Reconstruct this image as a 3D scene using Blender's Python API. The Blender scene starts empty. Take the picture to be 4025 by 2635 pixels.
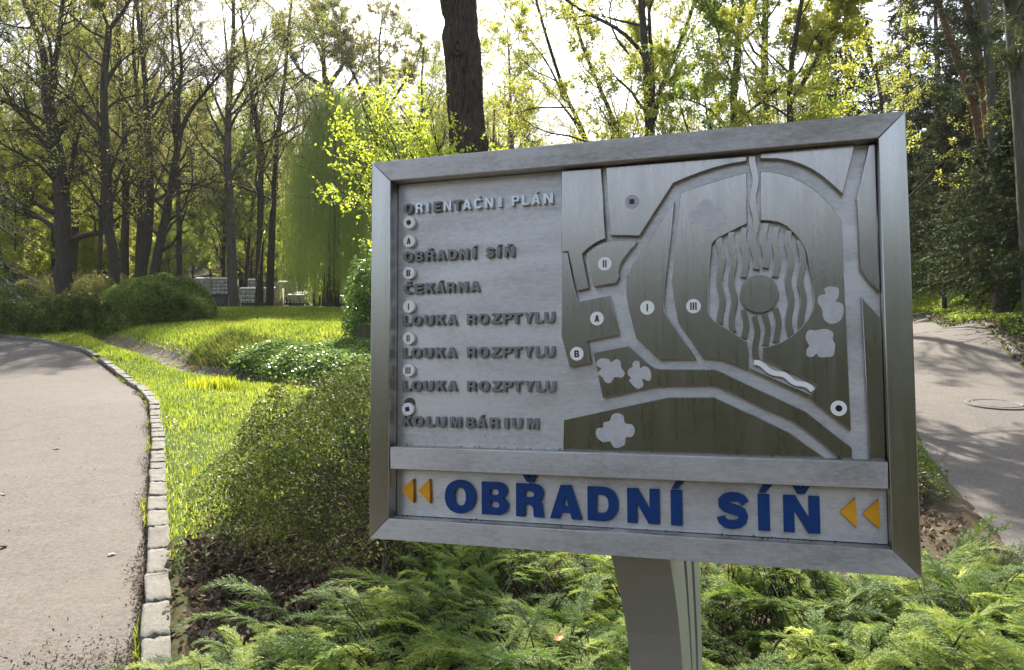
import bpy, math, numpy as np
from mathutils import Vector, Matrix
rad = math.radians
# ------------------------------------------------------------------ camera
S = bpy.context.scene
COL = S.collection
CAM = np.array([0, 0, 1.6]); FOC = 3000.0; CX = 2012.5; CY = 1266.5; DS = 4025 / 2380
RR = np.array([9.99993215e-01, 2.26493931e-04, -3.67685206e-03])
UU = np.array([0.00368382, -0.061483, 0.99810133])
FF = np.array([0., 0.99810811, 0.06148342])
cd = bpy.data.cameras.new('camera'); cam = bpy.data.objects.new('camera', cd); COL.objects.link(cam)
cd.sensor_width = 36; cd.lens = FOC / 4025 * 36; cd.shift_y = (CY - 2635 / 2) / 4025
cd.clip_start = 0.05; cd.clip_end = 3000
cam.matrix_world = Matrix(((RR[0], UU[0], -FF[0], 0), (RR[1], UU[1], -FF[1], 0), (RR[2], UU[2], -FF[2], 1.6), (0, 0, 0, 1)))
S.camera = cam
# ------------------------------------------------------------------ world, sun, exposure
SUN_EL, SUN_AZ = 46.0, -4.0          # azimuth: degrees right of the view direction
w = bpy.data.worlds.new('World'); S.world = w; w.use_nodes = True
nt = w.node_tree; sky = nt.nodes.new('ShaderNodeTexSky'); sky.sky_type = 'NISHITA'; sky.sun_disc = False
sky.sun_elevation = rad(SUN_EL); sky.sun_rotation = rad(SUN_AZ); sky.dust_density = 2.5; sky.air_density = 1.0; sky.ozone_density = 1.0
bg = nt.nodes['Background']; bg.inputs[1].default_value = 0.128; hs = nt.nodes.new('ShaderNodeHueSaturation'); hs.inputs['Saturation'].default_value = .6   # milky spring sky
nt.links.new(sky.outputs[0], hs.inputs['Color']); nt.links.new(hs.outputs[0], bg.inputs[0])
sl = bpy.data.lights.new('sun', 'SUN'); sl.energy = 5.0; sl.angle = rad(0.55); sl.color = (1, 0.93, 0.82)
sun = bpy.data.objects.new('sun', sl); COL.objects.link(sun)
sd = Vector((math.sin(rad(SUN_AZ)) * math.cos(rad(SUN_EL)), math.cos(rad(SUN_AZ)) * math.cos(rad(SUN_EL)), math.sin(rad(SUN_EL))))
sun.rotation_euler = sd.to_track_quat('Z', 'Y').to_euler()
vs = S.view_settings; vs.view_transform = 'Standard'; vs.look = 'None'; vs.gamma = 1; vs.exposure = 1.42
S.cycles.max_bounces = 6; S.cycles.diffuse_bounces = 3; S.cycles.glossy_bounces = 3; S.cycles.transmission_bounces = 4
S.cycles.caustics_reflective = False; S.cycles.caustics_refractive = False
S.cycles.use_denoising = True

# ------------------------------------------------------------------ helpers
def ray(x, y):                       # source-pixel direction (measured from the photograph)
    return RR * (x - CX) / FOC + UU * (CY - y) / FOC + FF
def PX(x, y, d):                     # measured direction + estimated distance -> world point
    r = ray(x * DS, y * DS); return CAM + r * (d / r[1])
def tag(o, label=None, cat=None, group=None, kind=None):
    if label: o['label'] = label
    if cat: o['category'] = cat
    if group: o['group'] = group
    if kind: o['kind'] = kind
    return o
def empty(name, loc, rz=0):
    o = bpy.data.objects.new(name, None); o.empty_display_size = .2; COL.objects.link(o); o.location = loc; o.rotation_euler = (0, 0, rz); return o
def link(name, me, parent=None, mat=None):
    o = bpy.data.objects.new(name, me); COL.objects.link(o)
    if parent: o.parent = parent
    if mat:
        me.materials.clear(); me.materials.append(mat)
    return o
def mesh(name, V, Fc, tint=None, smooth=False):
    """V (n,3); Fc list of (m,k) int arrays"""
    me = bpy.data.meshes.new(name); V = np.asarray(V, np.float32)
    Fc = [np.asarray(f, np.int32) for f in (Fc if isinstance(Fc, list) else [Fc]) if len(f)]
    me.vertices.add(len(V)); me.vertices.foreach_set('co', V.ravel())
    idx = np.concatenate([f.ravel() for f in Fc]); tot = np.concatenate([np.full(len(f), f.shape[1], np.int32) for f in Fc])
    st = np.concatenate([[0], np.cumsum(tot)[:-1]]).astype(np.int32)
    me.loops.add(len(idx)); me.loops.foreach_set('vertex_index', idx)
    me.polygons.add(len(tot)); me.polygons.foreach_set('loop_start', st)
    if smooth: me.polygons.foreach_set('use_smooth', np.ones(len(tot), bool))
    me.update(calc_edges=True)
    if tint is not None:
        a = me.attributes.new('tint', 'FLOAT', 'POINT'); a.data.foreach_set('value', np.asarray(tint, np.float32))
    return me
def nrm(v): return v / np.maximum(np.linalg.norm(v, axis=-1, keepdims=True), 1e-9)
class Geo:
    def __init__(s): s.V = []; s.F = []; s.T = []; s.n = 0
    def add(s, V, F, t=None):
        s.V.append(V); s.F += [np.asarray(f) + s.n for f in (F if isinstance(F, list) else [F])]; s.T.append(np.full(len(V), .5) if t is None else t); s.n += len(V)
    def mesh(s, name, smooth=False): return mesh(name, np.concatenate(s.V), s.F, np.concatenate(s.T), smooth)
def tubes(P, R, k):
    """P (M,n,3), R (M,n) -> V, F"""
    M, n, _ = P.shape
    t = np.gradient(P, axis=1); t = nrm(t)
    ref = nrm(np.array([.31, .17, .2])); ref2 = np.array([.9, -.4, .1])
    ref = np.where(np.abs((t * ref).sum(-1, keepdims=True)) > .9, ref2, ref)
    a = nrm(np.cross(t, ref)); b = np.cross(t, a)
    th = np.arange(k) * 2 * np.pi / k
    V = P[:, :, None] + (a[:, :, None] * np.cos(th)[:, None] + b[:, :, None] * np.sin(th)[:, None]) * R[:, :, None, None]
    V = V.reshape(-1, 3)
    i = np.arange(M)[:, None, None] * n * k + np.arange(n - 1)[None, :, None] * k; j = np.arange(k)[None, None, :]; j2 = (j + 1) % k
    F = np.stack([i + j, i + j2, i + k + j2, i + k + j], -1).reshape(-1, 4)
    return V, F
def children(rng, P, Rd, c, tmin, tmax, amin, amax, lf, n, wob, up, rf, tip=.25, rmin=.002, taperlen=.5, flat=0):
    M, npt, _ = P.shape
    t = (np.arange(c) + rng.random((M, c))) / c * (tmax - tmin) + tmin
    x = np.clip(t * (npt - 1), 0, npt - 1.001); i = x.astype(int); fr = (x - i)[..., None]; m = np.arange(M)[:, None]
    p0 = P[m, i] * (1 - fr) + P[m, i + 1] * fr; pr = Rd[m, i] * (1 - fr[..., 0]) + Rd[m, i + 1] * fr[..., 0]
    tg = nrm(P[m, i + 1] - P[m, i])
    rv = rng.normal(size=(M, c, 3)); rv[..., 2] *= (1 - flat); pe = nrm(np.cross(tg, nrm(rv)) if not flat else rv - (rv * tg).sum(-1, keepdims=True) * tg)
    a = rad(amin) + rng.random((M, c, 1)) * rad(amax - amin)
    d = nrm(np.cos(a) * tg + np.sin(a) * pe + np.array([0, 0, up]))
    PL = np.linalg.norm(np.diff(P, axis=1), axis=-1).sum(1)[:, None]
    L = PL * lf * (.6 + .7 * rng.random((M, c))) * (1 - taperlen * t)
    Q = np.zeros((M, c, n, 3)); Q[:, :, 0] = p0; cur = d
    for k in range(1, n):
        cur = nrm(cur + rng.normal(size=(M, c, 3)) * wob + np.array([0, 0, up * .35]))
        Q[:, :, k] = Q[:, :, k - 1] + cur * (L / (n - 1))[..., None]
    r = np.maximum(pr * rf, rmin)[..., None] * np.linspace(1, tip, n)
    return Q.reshape(M * c, n, 3), np.maximum(r.reshape(M * c, n), rmin * .6)
def quads(rng, C, s, ratio=.5, upb=.6, tint=None, dirs=None, spread=1.0):
    """leaf-shaped rhombs at C with half length s"""
    N = len(C); s = (np.ones(N) * s)[:, None] * (.6 + .8 * rng.random((N, 1)))
    a = nrm(rng.normal(size=(N, 3)) * spread + (0 if dirs is None else dirs)); nn = nrm(rng.normal(size=(N, 3)) + np.array([0, 0, upb * 2]))
    b = nrm(np.cross(nn, a)) * ratio
    V = np.stack([C - a * s, C + b * s, C + a * s, C - b * s], 1).reshape(-1, 3)
    F = np.arange(N * 4).reshape(N, 4)
    T = np.repeat(rng.random(N) if tint is None else tint, 4)
    return V, F, T
def along(rng, P, N, tmin=.2, jit=.0):
    M, n, _ = P.shape
    m = rng.integers(0, M, N); t = (tmin + (1 - tmin) * rng.random(N)) * (n - 1.001); i = t.astype(int); fr = (t - i)[:, None]
    p = P[m, i] * (1 - fr) + P[m, i + 1] * fr
    return p + rng.normal(size=(N, 3)) * jit, nrm(P[m, i + 1] - P[m, i])
def resample(p, r, n):
    p = np.array(p, float); L = np.concatenate([[0], np.cumsum(np.linalg.norm(np.diff(p, axis=0), axis=1))]); u = np.linspace(0, L[-1], n)
    # smooth interpolation
    q = np.stack([np.interp(u, L, p[:, k]) for k in range(3)], 1)
    for _ in range(2): q[1:-1] = (q[:-2] + 2 * q[1:-1] + q[2:]) / 4
    return q, np.interp(u, np.linspace(0, L[-1], len(r)), r)

# ------------------------------------------------------------------ materials
def nodes(name):
    m = bpy.data.materials.new(name); m.use_nodes = True; t = m.node_tree
    for n in list(t.nodes): t.nodes.remove(n)
    return m, t
class N:
    def __init__(s, t): s.t = t
    def __call__(s, typ, **kw):
        n = s.t.nodes.new('ShaderNode' + typ)
        for k, v in kw.items():
            if k.startswith('i_'):
                key = k[2:]; key = int(key) if key.isdigit() else key.replace('_', ' ')
                if isinstance(v, bpy.types.NodeSocket): s.t.links.new(v, n.inputs[key])
                else: n.inputs[key].default_value = v
            else: setattr(n, k, v)
        return n
def rampn(g, fac, stops, interp='LINEAR'):
    r = g('ValToRGB', i_Fac=fac); e = r.color_ramp.elements; r.color_ramp.interpolation = interp
    while len(e) < len(stops): e.new(.5)
    for k, (p, c) in enumerate(stops): e[k].position = p; e[k].color = (*c, 1) if len(c) == 3 else c
    return r.outputs[0]
def mixc(g, f, a, b, mode='MIX'):
    m = g('Mix', data_type='RGBA', blend_type=mode)
    for k, v in ((0, f), (6, a), (7, b)):
        if isinstance(v, bpy.types.NodeSocket): g.t.links.new(v, m.inputs[k])
        else: m.inputs[k].default_value = (*v, 1) if isinstance(v, tuple) and len(v) == 3 else v
    return m.outputs[2]
def noise(g, vec, scale, detail=4, rough=.55, dist=0):
    n = g('TexNoise', i_Scale=scale, i_Detail=detail, i_Roughness=rough, i_Distortion=dist)
    if vec is not None: g.t.links.new(vec, n.inputs['Vector'])
    return n.outputs[0]
def out(g, sh): g.t.links.new(sh, g('OutputMaterial').inputs[0])
def bsdf(g, **kw): return g('BsdfPrincipled', **kw)
def obj_vec(g, scale=(1, 1, 1)):
    return g('Mapping', i_Vector=g('TexCoord').outputs['Object'], i_Scale=scale).outputs[0]
def leafmat(name, c0, c1, c2, trans=.5, tcol=1.6, rough=.45, spec=.4, patch=.35):
    """young foliage: colour varies leaf by leaf and in soft patches; light passes through"""
    m, t = nodes(name); g = N(t)
    a = g('Attribute', attribute_name='tint').outputs['Fac']
    nz = noise(g, g('NewGeometry').outputs['Position'], patch, 2)
    f = g('Math', operation='ADD', i_0=g('Math', operation='MULTIPLY', i_0=a, i_1=.6).outputs[0], i_1=g('Math', operation='MULTIPLY_ADD', i_0=nz, i_1=1.2, i_2=-.4).outputs[0]).outputs[0]
    c = rampn(g, f, [(0, c0), (.5, c1), (1, c2)])
    b = bsdf(g, i_Base_Color=c, i_Roughness=rough); b.inputs['Specular IOR Level'].default_value = spec
    tc = g('Mix', data_type='RGBA', blend_type='MULTIPLY'); tc.inputs[0].default_value = 1; t.links.new(c, tc.inputs[6]); tc.inputs[7].default_value = (tcol, tcol, tcol * .75, 1)
    tr = g('BsdfTranslucent', i_Color=tc.outputs[2])
    mx = g('MixShader', i_0=trans); t.links.new(b.outputs[0], mx.inputs[1]); t.links.new(tr.outputs[0], mx.inputs[2]); out(g, mx.outputs[0]); return m
def barkmat(name, c0, c1, scale=6, bump=.6, moss=None):
    m, t = nodes(name); g = N(t)
    v = g('Mapping', i_Vector=g('TexCoord').outputs['Object'], i_Scale=(1, 1, .22)).outputs[0]
    n1 = noise(g, v, scale * 2.5, 8, .65, .4); vo = g('TexVoronoi', feature='DISTANCE_TO_EDGE', i_Scale=scale * 3, i_Vector=v).outputs[0]
    c = rampn(g, n1, [(.25, c0), (.75, c1)])
    if moss: c = mixc(g, rampn(g, noise(g, v, 1.4, 3), [(.5, (0, 0, 0)), (.68, (1, 1, 1))]), c, moss)
    h = g('Math', operation='ADD', i_0=n1, i_1=g('Math', operation='MULTIPLY', i_0=g('Math', operation='MINIMUM', i_0=vo, i_1=.12).outputs[0], i_1=5).outputs[0]).outputs[0]
    b = bsdf(g, i_Base_Color=c, i_Roughness=.9, i_Normal=g('Bump', i_Height=h, i_Strength=bump, i_Distance=.03).outputs[0]); b.inputs['Specular IOR Level'].default_value = .15
    out(g, b.outputs[0]); return m
def flat(name, col, rough=.5, metal=0, var=.0, spec=.5, bump=0, scale=20):
    m, t = nodes(name); g = N(t)
    n = noise(g, obj_vec(g), scale, 5)
    lo = tuple(c * (1 - var) for c in col); hi = tuple(min(1, c * (1 + var)) for c in col)
    b = bsdf(g, i_Base_Color=rampn(g, n, [(.3, lo), (.7, hi)]), i_Roughness=rough, i_Metallic=metal); b.inputs['Specular IOR Level'].default_value = spec
    if bump: t.links.new(g('Bump', i_Height=n, i_Strength=bump, i_Distance=.01).outputs[0], b.inputs['Normal'])
    out(g, b.outputs[0]); return m
def steel(name, horizontal=True, base=(.62, .61, .60), rough=.33, dirt=.5, aniso=.85, dirtcol=(.13, .12, .08), spots=.62):
    m, t = nodes(name); g = N(t)
    ov = g('TexCoord').outputs['Object']
    sc = (3, 3, 420) if horizontal else (420, 3, 3)
    st = noise(g, g('Mapping', i_Vector=ov, i_Scale=sc).outputs[0], 1, 3, .7)
    st2 = noise(g, g('Mapping', i_Vector=ov, i_Scale=tuple(x * .25 for x in sc)).outputs[0], 1, 3, .7)
    big = noise(g, g('Mapping', i_Vector=ov, i_Scale=(.5, 1, 2.2) if horizontal else (2.2, 1, .5)).outputs[0], 7, 6, .6, .3); fine = noise(g, g('Mapping', i_Vector=ov, i_Scale=(.5, 1, 1.4) if horizontal else (1.4, 1, .4)).outputs[0], 110, 6, .75)
    col0 = noise(g, ov, 3.2, 2, .5)
    col = mixc(g, st, tuple(c * .8 for c in base), tuple(min(1, c * 1.12) for c in base))
    col = mixc(g, g('Math', operation='MULTIPLY', i_0=col0, i_1=.55).outputs[0], col, tuple(c * .62 for c in base))
    dm = g('Math', operation='MULTIPLY', i_0=rampn(g, g('Math', operation='MULTIPLY_ADD', i_0=fine, i_1=.55, i_2=g('Math', operation='MULTIPLY', i_0=big, i_1=.55).outputs[0]).outputs[0], [(.50, (0, 0, 0)), (spots + .08, (1, 1, 1))]), i_1=dirt).outputs[0]
    col = mixc(g, dm, col, dirtcol)
    ro = g('Math', operation='MULTIPLY_ADD', i_0=st2, i_1=.16, i_2=rough - .08).outputs[0]
    ro = g('Math', operation='MULTIPLY_ADD', i_0=big, i_1=.18, i_2=ro).outputs[0]
    met = g('Math', operation='MULTIPLY_ADD', i_0=dm, i_1=-.9, i_2=1.0).outputs[0]
    b = bsdf(g, i_Base_Color=col, i_Metallic=met, i_Roughness=ro, i_Anisotropic=aniso, i_Anisotropic_Rotation=.25 if horizontal else 0.0)
    tn = g('Tangent', direction_type='RADIAL', axis='Z'); t.links.new(tn.outputs[0], b.inputs['Tangent'])
    bp = g('Bump', i_Height=st, i_Strength=.06, i_Distance=.001); t.links.new(bp.outputs[0], b.inputs['Normal'])
    out(g, b.outputs[0]); return m
M = {}
# ------------------------------------------------------------------ terrain
KERB = np.array([(-1.0, -1.0), (-1.15, 0.5), (-1.4, 2.2), (-1.72, 3.62), (-1.93, 4.04), (-2.5, 5.33), (-3.05, 6.46), (-4.2, 8.96), (-5.43, 11.45), (-6.73, 13.73), (-7.9, 15.39), (-10.7, 19.1), (-14.0, 22.5), (-16.3, 24.1), (-26, 28.5)])
REDG = np.array([(7.0, -4), (7.2, 0), (7.5, 4), (8.0, 8), (8.7, 11), (9.6, 14.4), (10.8, 17.2), (11.7, 19.8), (12.9, 23), (13.6, 25), (13.4, 27), (12, 31), (9, 40)])
LEDG = np.array([(2.1, -2), (2.1, 1.0), (2.35, 2.2), (2.95, 3.6), (3.2, 4.8), (3.55, 5.9), (4.1, 7.5), (4.9, 9.5), (6.0, 12), (7.0, 16), (8.0, 20), (8.9, 24), (8.8, 27), (7.5, 31), (4, 40)])
def kx(y): return np.interp(y, KERB[:, 1], KERB[:, 0])
def rx(y): return np.interp(y, REDG[:, 1], REDG[:, 0])
def lx(y): return np.interp(y, LEDG[:, 1], LEDG[:, 0])
PROF = ([-400, -60, -5, 0, 5, 10, 15, 25, 35, 45, 70, 120, 400], [-3, -3, -.05, 0, .3, .85, 1.5, 2.9, 4.3, 5.3, 9.5, 25, 70])
def ctl(x, y, d): p = PX(x, y, d); return p
CT = [ctl(250, 795, 21), ctl(430, 850, 16.5), ctl(600, 890, 14.5), ctl(850, 925, 12.0), ctl(400, 905, 12.6), ctl(500, 960, 10.2), ctl(700, 775, 18.5), ctl(500, 775, 19), ctl(350, 765, 22), ctl(830, 780, 18),
      ctl(600, 722, 29), ctl(480, 720, 29), ctl(780, 720, 29), ctl(300, 735, 28), ctl(600, 712, 42), ctl(800, 712, 42), ctl(450, 712, 42), ctl(830, 850, 14.6), ctl(640, 850, 16),
      ctl(2196, 724, 24.5), ctl(2149, 735, 25), ctl(2230, 765, 19.8), ctl(2310, 791, 17.2), ctl(2380, 823, 14.4), ctl(2340, 740, 19.5), ctl(2380, 690, 17.5), ctl(2300, 690, 23), ctl(2330, 745, 18.6), ctl(2250, 715, 24.5), ctl(2260, 650, 28), ctl(2130, 700, 29), ctl(2360, 660, 24), ctl(2150, 670, 32),
      ctl(150, 765, 25.5), ctl(0, 745, 29), (5, 9.5, .8), (6.9, 10.8, 1.1), (9, 14, 1.5), (.3, 9, .95), (2.5, 14, 1.6), (0, 24, 3.1)]
CT += [(kx(v), v, float(np.interp(v, *PROF))) for v in (5, 7, 9.5, 12, 14.2, 16.3, 18.5, 21, 23)]
CT = np.array(CT)
CR = CT[:, 2] - np.interp(CT[:, 1], *PROF)
CS = .11 * CT[:, 1] + .5
_K = np.exp(-((CT[:, None, 0] - CT[None, :, 0]) ** 2 + (CT[:, None, 1] - CT[None, :, 1]) ** 2) / (2 * CS[None] ** 2))
CW = np.linalg.solve(_K.T @ _K + .06 * np.eye(len(CT)), _K.T @ CR)
DITCH = np.array([PX(a, b, d)[:2] for a, b, d in ((235, 792, 23.5), (300, 808, 20), (380, 830, 17.8), (450, 850, 16.6), (560, 868, 15.6), (650, 885, 14.5), (750, 905, 13.5), (850, 925, 12.7), (960, 960, 11.6), (1100, 1000, 11.0))])
def segdist(x, y, L):
    d = np.full(np.shape(x), 1e9); s = np.zeros(np.shape(x))
    for k in range(len(L) - 1):
        a = L[k]; b = L[k + 1]; ab = b - a; t = np.clip(((x - a[0]) * ab[0] + (y - a[1]) * ab[1]) / (ab @ ab), 0, 1)
        q = np.hypot(x - a[0] - t * ab[0], y - a[1] - t * ab[1]); d = np.minimum(d, q)
    return d
def Tb(x, y):
    x = np.asarray(x, float); y = np.asarray(y, float)
    z = np.interp(y, *PROF)
    for (cx, cy, cz), w_, sg in zip(CT, CW, CS): z = z + w_ * np.exp(-((x - cx) ** 2 + (y - cy) ** 2) / (2 * sg * sg))
    return z
def T(x, y):
    z = Tb(x, y); return z - .30 * np.exp(-(segdist(x, y, DITCH) / .42) ** 2)
def Tf(x, y): return float(T(np.array(x), np.array(y)))
def sm(v): v = np.clip(v, 0, 1); return v * v * (3 - 2 * v)
def roadmask(x, y):
    left = sm((kx(y) + .15 - x) / .06) * (y < 30)
    right = sm((x - lx(y)) / .25) * sm((rx(y) - x) / .25) * (y < 40)
    near = sm((1.2 - y) / .3) * (x > -5) * (x < 9) * (y > -2)
    return np.maximum(np.maximum(left, right), near)
# ground
def ground():
    ys = [-400, -200, -100, -60, -30, -12, -6, -3, -1, 0, .6]
    y = .9
    while y < 50: ys.append(y); y += .08 + .011 * y
    while y < 400: ys.append(y); y *= 1.08
    ys += [430, 600, 900]; ys = np.array(ys); u = np.linspace(-1, 1, 321)
    Y = ys[:, None] + 0 * u; X = np.sign(u) * np.abs(u) ** 1.25 * (4 + .85 * np.abs(ys)[:, None]); edge = np.abs(u) > .985
    X = np.where(edge, X * 6, X)
    Z = T(X, Y) - .10 * roadmask(X, Y)
    rng = np.random.default_rng(1); Z = Z + (rng.normal(size=Z.shape) * .012 * (1 - roadmask(X, Y)))
    V = np.stack([X, Y, Z], -1).reshape(-1, 3); R, Cn = Y.shape; i = np.arange(R - 1)[:, None] * Cn + np.arange(Cn - 1)
    F = np.stack([i, i + 1, i + Cn + 1, i + Cn], -1).reshape(-1, 4)
    m, t = nodes('earth'); g = N(t); pos = g('NewGeometry').outputs['Position']
    n1 = noise(g, pos, .8, 5, .6); n2 = noise(g, pos, 14, 8, .7)
    grass = rampn(g, n2, [(.3, (.03, .05, .012)), (.6, (.07, .11, .02)), (.75, (.13, .15, .04))])
    soil = rampn(g, n2, [(.3, (.035, .025, .017)), (.6, (.10, .075, .05)), (.8, (.2, .155, .11))])
    sep = g('SeparateXYZ', i_0=pos)
    # soil under the shrubs in front and on the wooded slope to the right and behind
    f1 = g('MapRange', i_Value=sep.outputs[1], i_1=6.5, i_2=8.0, i_3=1.0, i_4=0.0).outputs[0]
    f2 = g('MapRange', i_Value=sep.outputs[1], i_1=33.0, i_2=40.0, i_3=0.0, i_4=.75).outputs[0]
    f3 = g('MapRange', i_Value=g('Math', operation='MULTIPLY_ADD', i_0=sep.outputs[1], i_1=-.55, i_2=sep.outputs[0]).outputs[0], i_1=.5, i_2=2.5, i_3=0.0, i_4=1.0).outputs[0]
    f4 = g('MapRange', i_Value=sep.outputs[0], i_1=-2.6, i_2=-1.2, i_3=0.0, i_4=1.0).outputs[0]
    f = g('Math', operation='MAXIMUM', i_0=g('Math', operation='MULTIPLY', i_0=f1, i_1=f4).outputs[0], i_1=g('Math', operation='MAXIMUM', i_0=f2, i_1=f3).outputs[0]).outputs[0]
    f = g('Math', operation='MAXIMUM', i_0=f, i_1=g('MapRange', i_Value=sep.outputs[1], i_1=-1.0, i_2=.5, i_3=1.0, i_4=0.0).outputs[0]).outputs[0]
    f = g('Math', operation='ADD', i_0=f, i_1=g('Math', operation='MULTIPLY_ADD', i_0=n1, i_1=.9, i_2=-.5).outputs[0], use_clamp=True).outputs[0]
    soil = mixc(g, g('MapRange', i_Value=sep.outputs[1], i_1=-1.0, i_2=.5, i_3=.85, i_4=0.0).outputs[0], soil, (.035, .028, .022))  # soil behind the viewer darkened in colour in place of canopy shade
    b = bsdf(g, i_Base_Color=mixc(g, f, grass, soil), i_Roughness=.95, i_Normal=g('Bump', i_Height=n2, i_Strength=.8, i_Distance=.03).outputs[0]); b.inputs['Specular IOR Level'].default_value = .1
    out(g, b.outputs[0])
    tag(link('ground', mesh('ground', V, F, smooth=True), None, m), kind='structure')
ground()
def asphalt():
    m, t = nodes('asphalt'); g = N(t); pos = g('NewGeometry').outputs['Position']
    n1 = noise(g, pos, .5, 4, .6); n2 = noise(g, pos, 120, 6, .85); n3 = noise(g, pos, 4, 6, .65)
    vo = g('TexVoronoi', i_Scale=110, i_Vector=pos)
    c = rampn(g, n2, [(.25, (.045, .039, .034)), (.5, (.098, .085, .073)), (.72, (.29, .255, .22))])
    c = mixc(g, .55, c, rampn(g, n3, [(.3, (.058, .051, .044)), (.7, (.125, .110, .095))]))
    c = mixc(g, .45, c, rampn(g, noise(g, pos, 28, 5, .75), [(.35, (.040, .036, .031)), (.65, (.19, .166, .142))]))
    c = mixc(g, .22, c, vo.outputs['Color'], 'OVERLAY')
    c = mixc(g, g('Math', operation='MULTIPLY', i_0=rampn(g, n1, [(.45, (0, 0, 0)), (.7, (1, 1, 1))]), i_1=.35).outputs[0], c, (.15, .13, .11))
    b = bsdf(g, i_Base_Color=c, i_Roughness=.85, i_Normal=g('Bump', i_Height=g('Math', operation='ADD', i_0=n2, i_1=vo.outputs['Distance']).outputs[0], i_Strength=.5, i_Distance=.004).outputs[0]); b.inputs['Specular IOR Level'].default_value = .3
    out(g, b.outputs[0]); return m
M['asphalt'] = asphalt()
def strip(name, ys, xa, xb, n, dz, mat):
    u = np.linspace(0, 1, n); Y = ys[:, None] + 0 * u; X = xa[:, None] * (1 - u) + xb[:, None] * u; Z = T(X, Y) + dz
    V = np.stack([X, Y, Z], -1).reshape(-1, 3); i = np.arange(len(ys) - 1)[:, None] * n + np.arange(n - 1)
    F = np.stack([i, i + 1, i + n + 1, i + n], -1).reshape(-1, 4)
    return tag(link(name, mesh(name, V, F, smooth=True), None, mat), kind='structure')
ys = np.concatenate([np.arange(1.0, 12, .2), np.arange(12, 28.4, .3)])
strip('left_road', ys, kx(ys) - 9 - ys * .2, kx(ys) + .03, 50, -.045, M['asphalt'])
ys = np.concatenate([np.arange(1.0, 12, .2), np.arange(12, 39, .3)])
strip('right_road', ys, lx(ys), rx(ys), 40, -.045, M['asphalt'])
ys = np.arange(-2.2, 1.01, .25)
strip('road_fork', ys, ys * 0 - 11, ys * 0 + 9, 60, -.047, M['asphalt'])

# stone-lined drainage ditch
def ditch():
    m, t = nodes('mossy_stone'); g = N(t); pos = g('NewGeometry').outputs['Position']
    vo = g('TexVoronoi', feature='DISTANCE_TO_EDGE', i_Scale=4.2, i_Vector=pos).outputs[0]; n = noise(g, pos, 9, 6, .65); n2 = noise(g, pos, 2.2, 4)
    c = rampn(g, n, [(.3, (.06, .052, .042)), (.7, (.20, .175, .145))]); c = mixc(g, rampn(g, n2, [(.42, (0, 0, 0)), (.62, (1, 1, 1))]), c, (.16, .14, .025))
    e = rampn(g, vo, [(0, (0, 0, 0)), (.06, (1, 1, 1))]); c = mixc(g, e, (.03, .03, .015), c)
    b = bsdf(g, i_Base_Color=c, i_Roughness=.9, i_Normal=g('Bump', i_Height=g('Math', operation='ADD', i_0=e, i_1=n).outputs[0], i_Strength=.9, i_Distance=.04).outputs[0]); out(g, b.outputs[0])
    p, _ = resample(np.c_[DITCH, np.zeros(len(DITCH))], [0, 0], 110); p = p[:, :2]; tg = nrm(np.gradient(p, axis=0)); nn = np.stack([-tg[:, 1], tg[:, 0]], 1)
    u = np.linspace(-.36, .46, 15); X = p[:, 0:1] + nn[:, 0:1] * u; Y = p[:, 1:2] + nn[:, 1:2] * u; Z = T(X, Y) + .03 + np.random.default_rng(3).normal(size=X.shape) * .012
    V = np.stack([X, Y, Z], -1).reshape(-1, 3); k = 15; i = np.arange(109)[:, None] * k + np.arange(k - 1); F = np.stack([i, i + 1, i + k + 1, i + k], -1).reshape(-1, 4)
    tag(link('drainage_ditch', mesh('drainage_ditch', V, F, smooth=True), None, m), kind='structure')
ditch()

# ------------------------------------------------------------------ kerb stones
def stonemat():
    m, t = nodes('granite'); g = N(t); ov = g('NewGeometry').outputs['Position']
    n = noise(g, ov, 60, 7, .8); n2 = noise(g, ov, 6, 4)
    c = mixc(g, .5, rampn(g, n, [(.35, (.05, .046, .038)), (.65, (.29, .27, .235))]), rampn(g, n2, [(.3, (.09, .084, .066)), (.7, (.25, .235, .20))]))
    b = bsdf(g, i_Base_Color=c, i_Roughness=.9, i_Normal=g('Bump', i_Height=mixc(g, .5, n, n2), i_Strength=1, i_Distance=.02).outputs[0]); out(g, b.outputs[0]); return m
M['stone'] = stonemat()
def stone_mesh(rng, L, Wd, H):
    n = 8; a = np.linspace(-1, 1, n); V = []; F = []
    import bmesh
    bm = bmesh.new(); bmesh.ops.create_cube(bm, size=2); bmesh.ops.subdivide_edges(bm, edges=bm.edges[:], cuts=7, use_grid_fill=True)
    co = np.array([v.co[:] for v in bm.verts]); p = 26.0
    q = co / np.maximum((np.abs(co) ** p).sum(1) ** (1 / p), 1e-6)[:, None]
    h = rng.normal(size=3) * 2
    nz = sum(np.sin(q @ rng.normal(size=3) * f + rng.random() * 6) / f for f in (2, 3, 5, 7, 9, 13)) * .10
    q = q * (1 + nz[:, None] * .22); q = q + rng.normal(size=q.shape) * .022
    q *= np.array([L / 2, Wd / 2, H / 2])
    for v, c in zip(bm.verts, q): v.co = c
    me = bpy.data.meshes.new('kerb_stone'); bm.to_mesh(me); bm.free()
    me.polygons.foreach_set('use_smooth', np.ones(len(me.polygons), bool)); me.materials.append(M['stone']); return me
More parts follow.
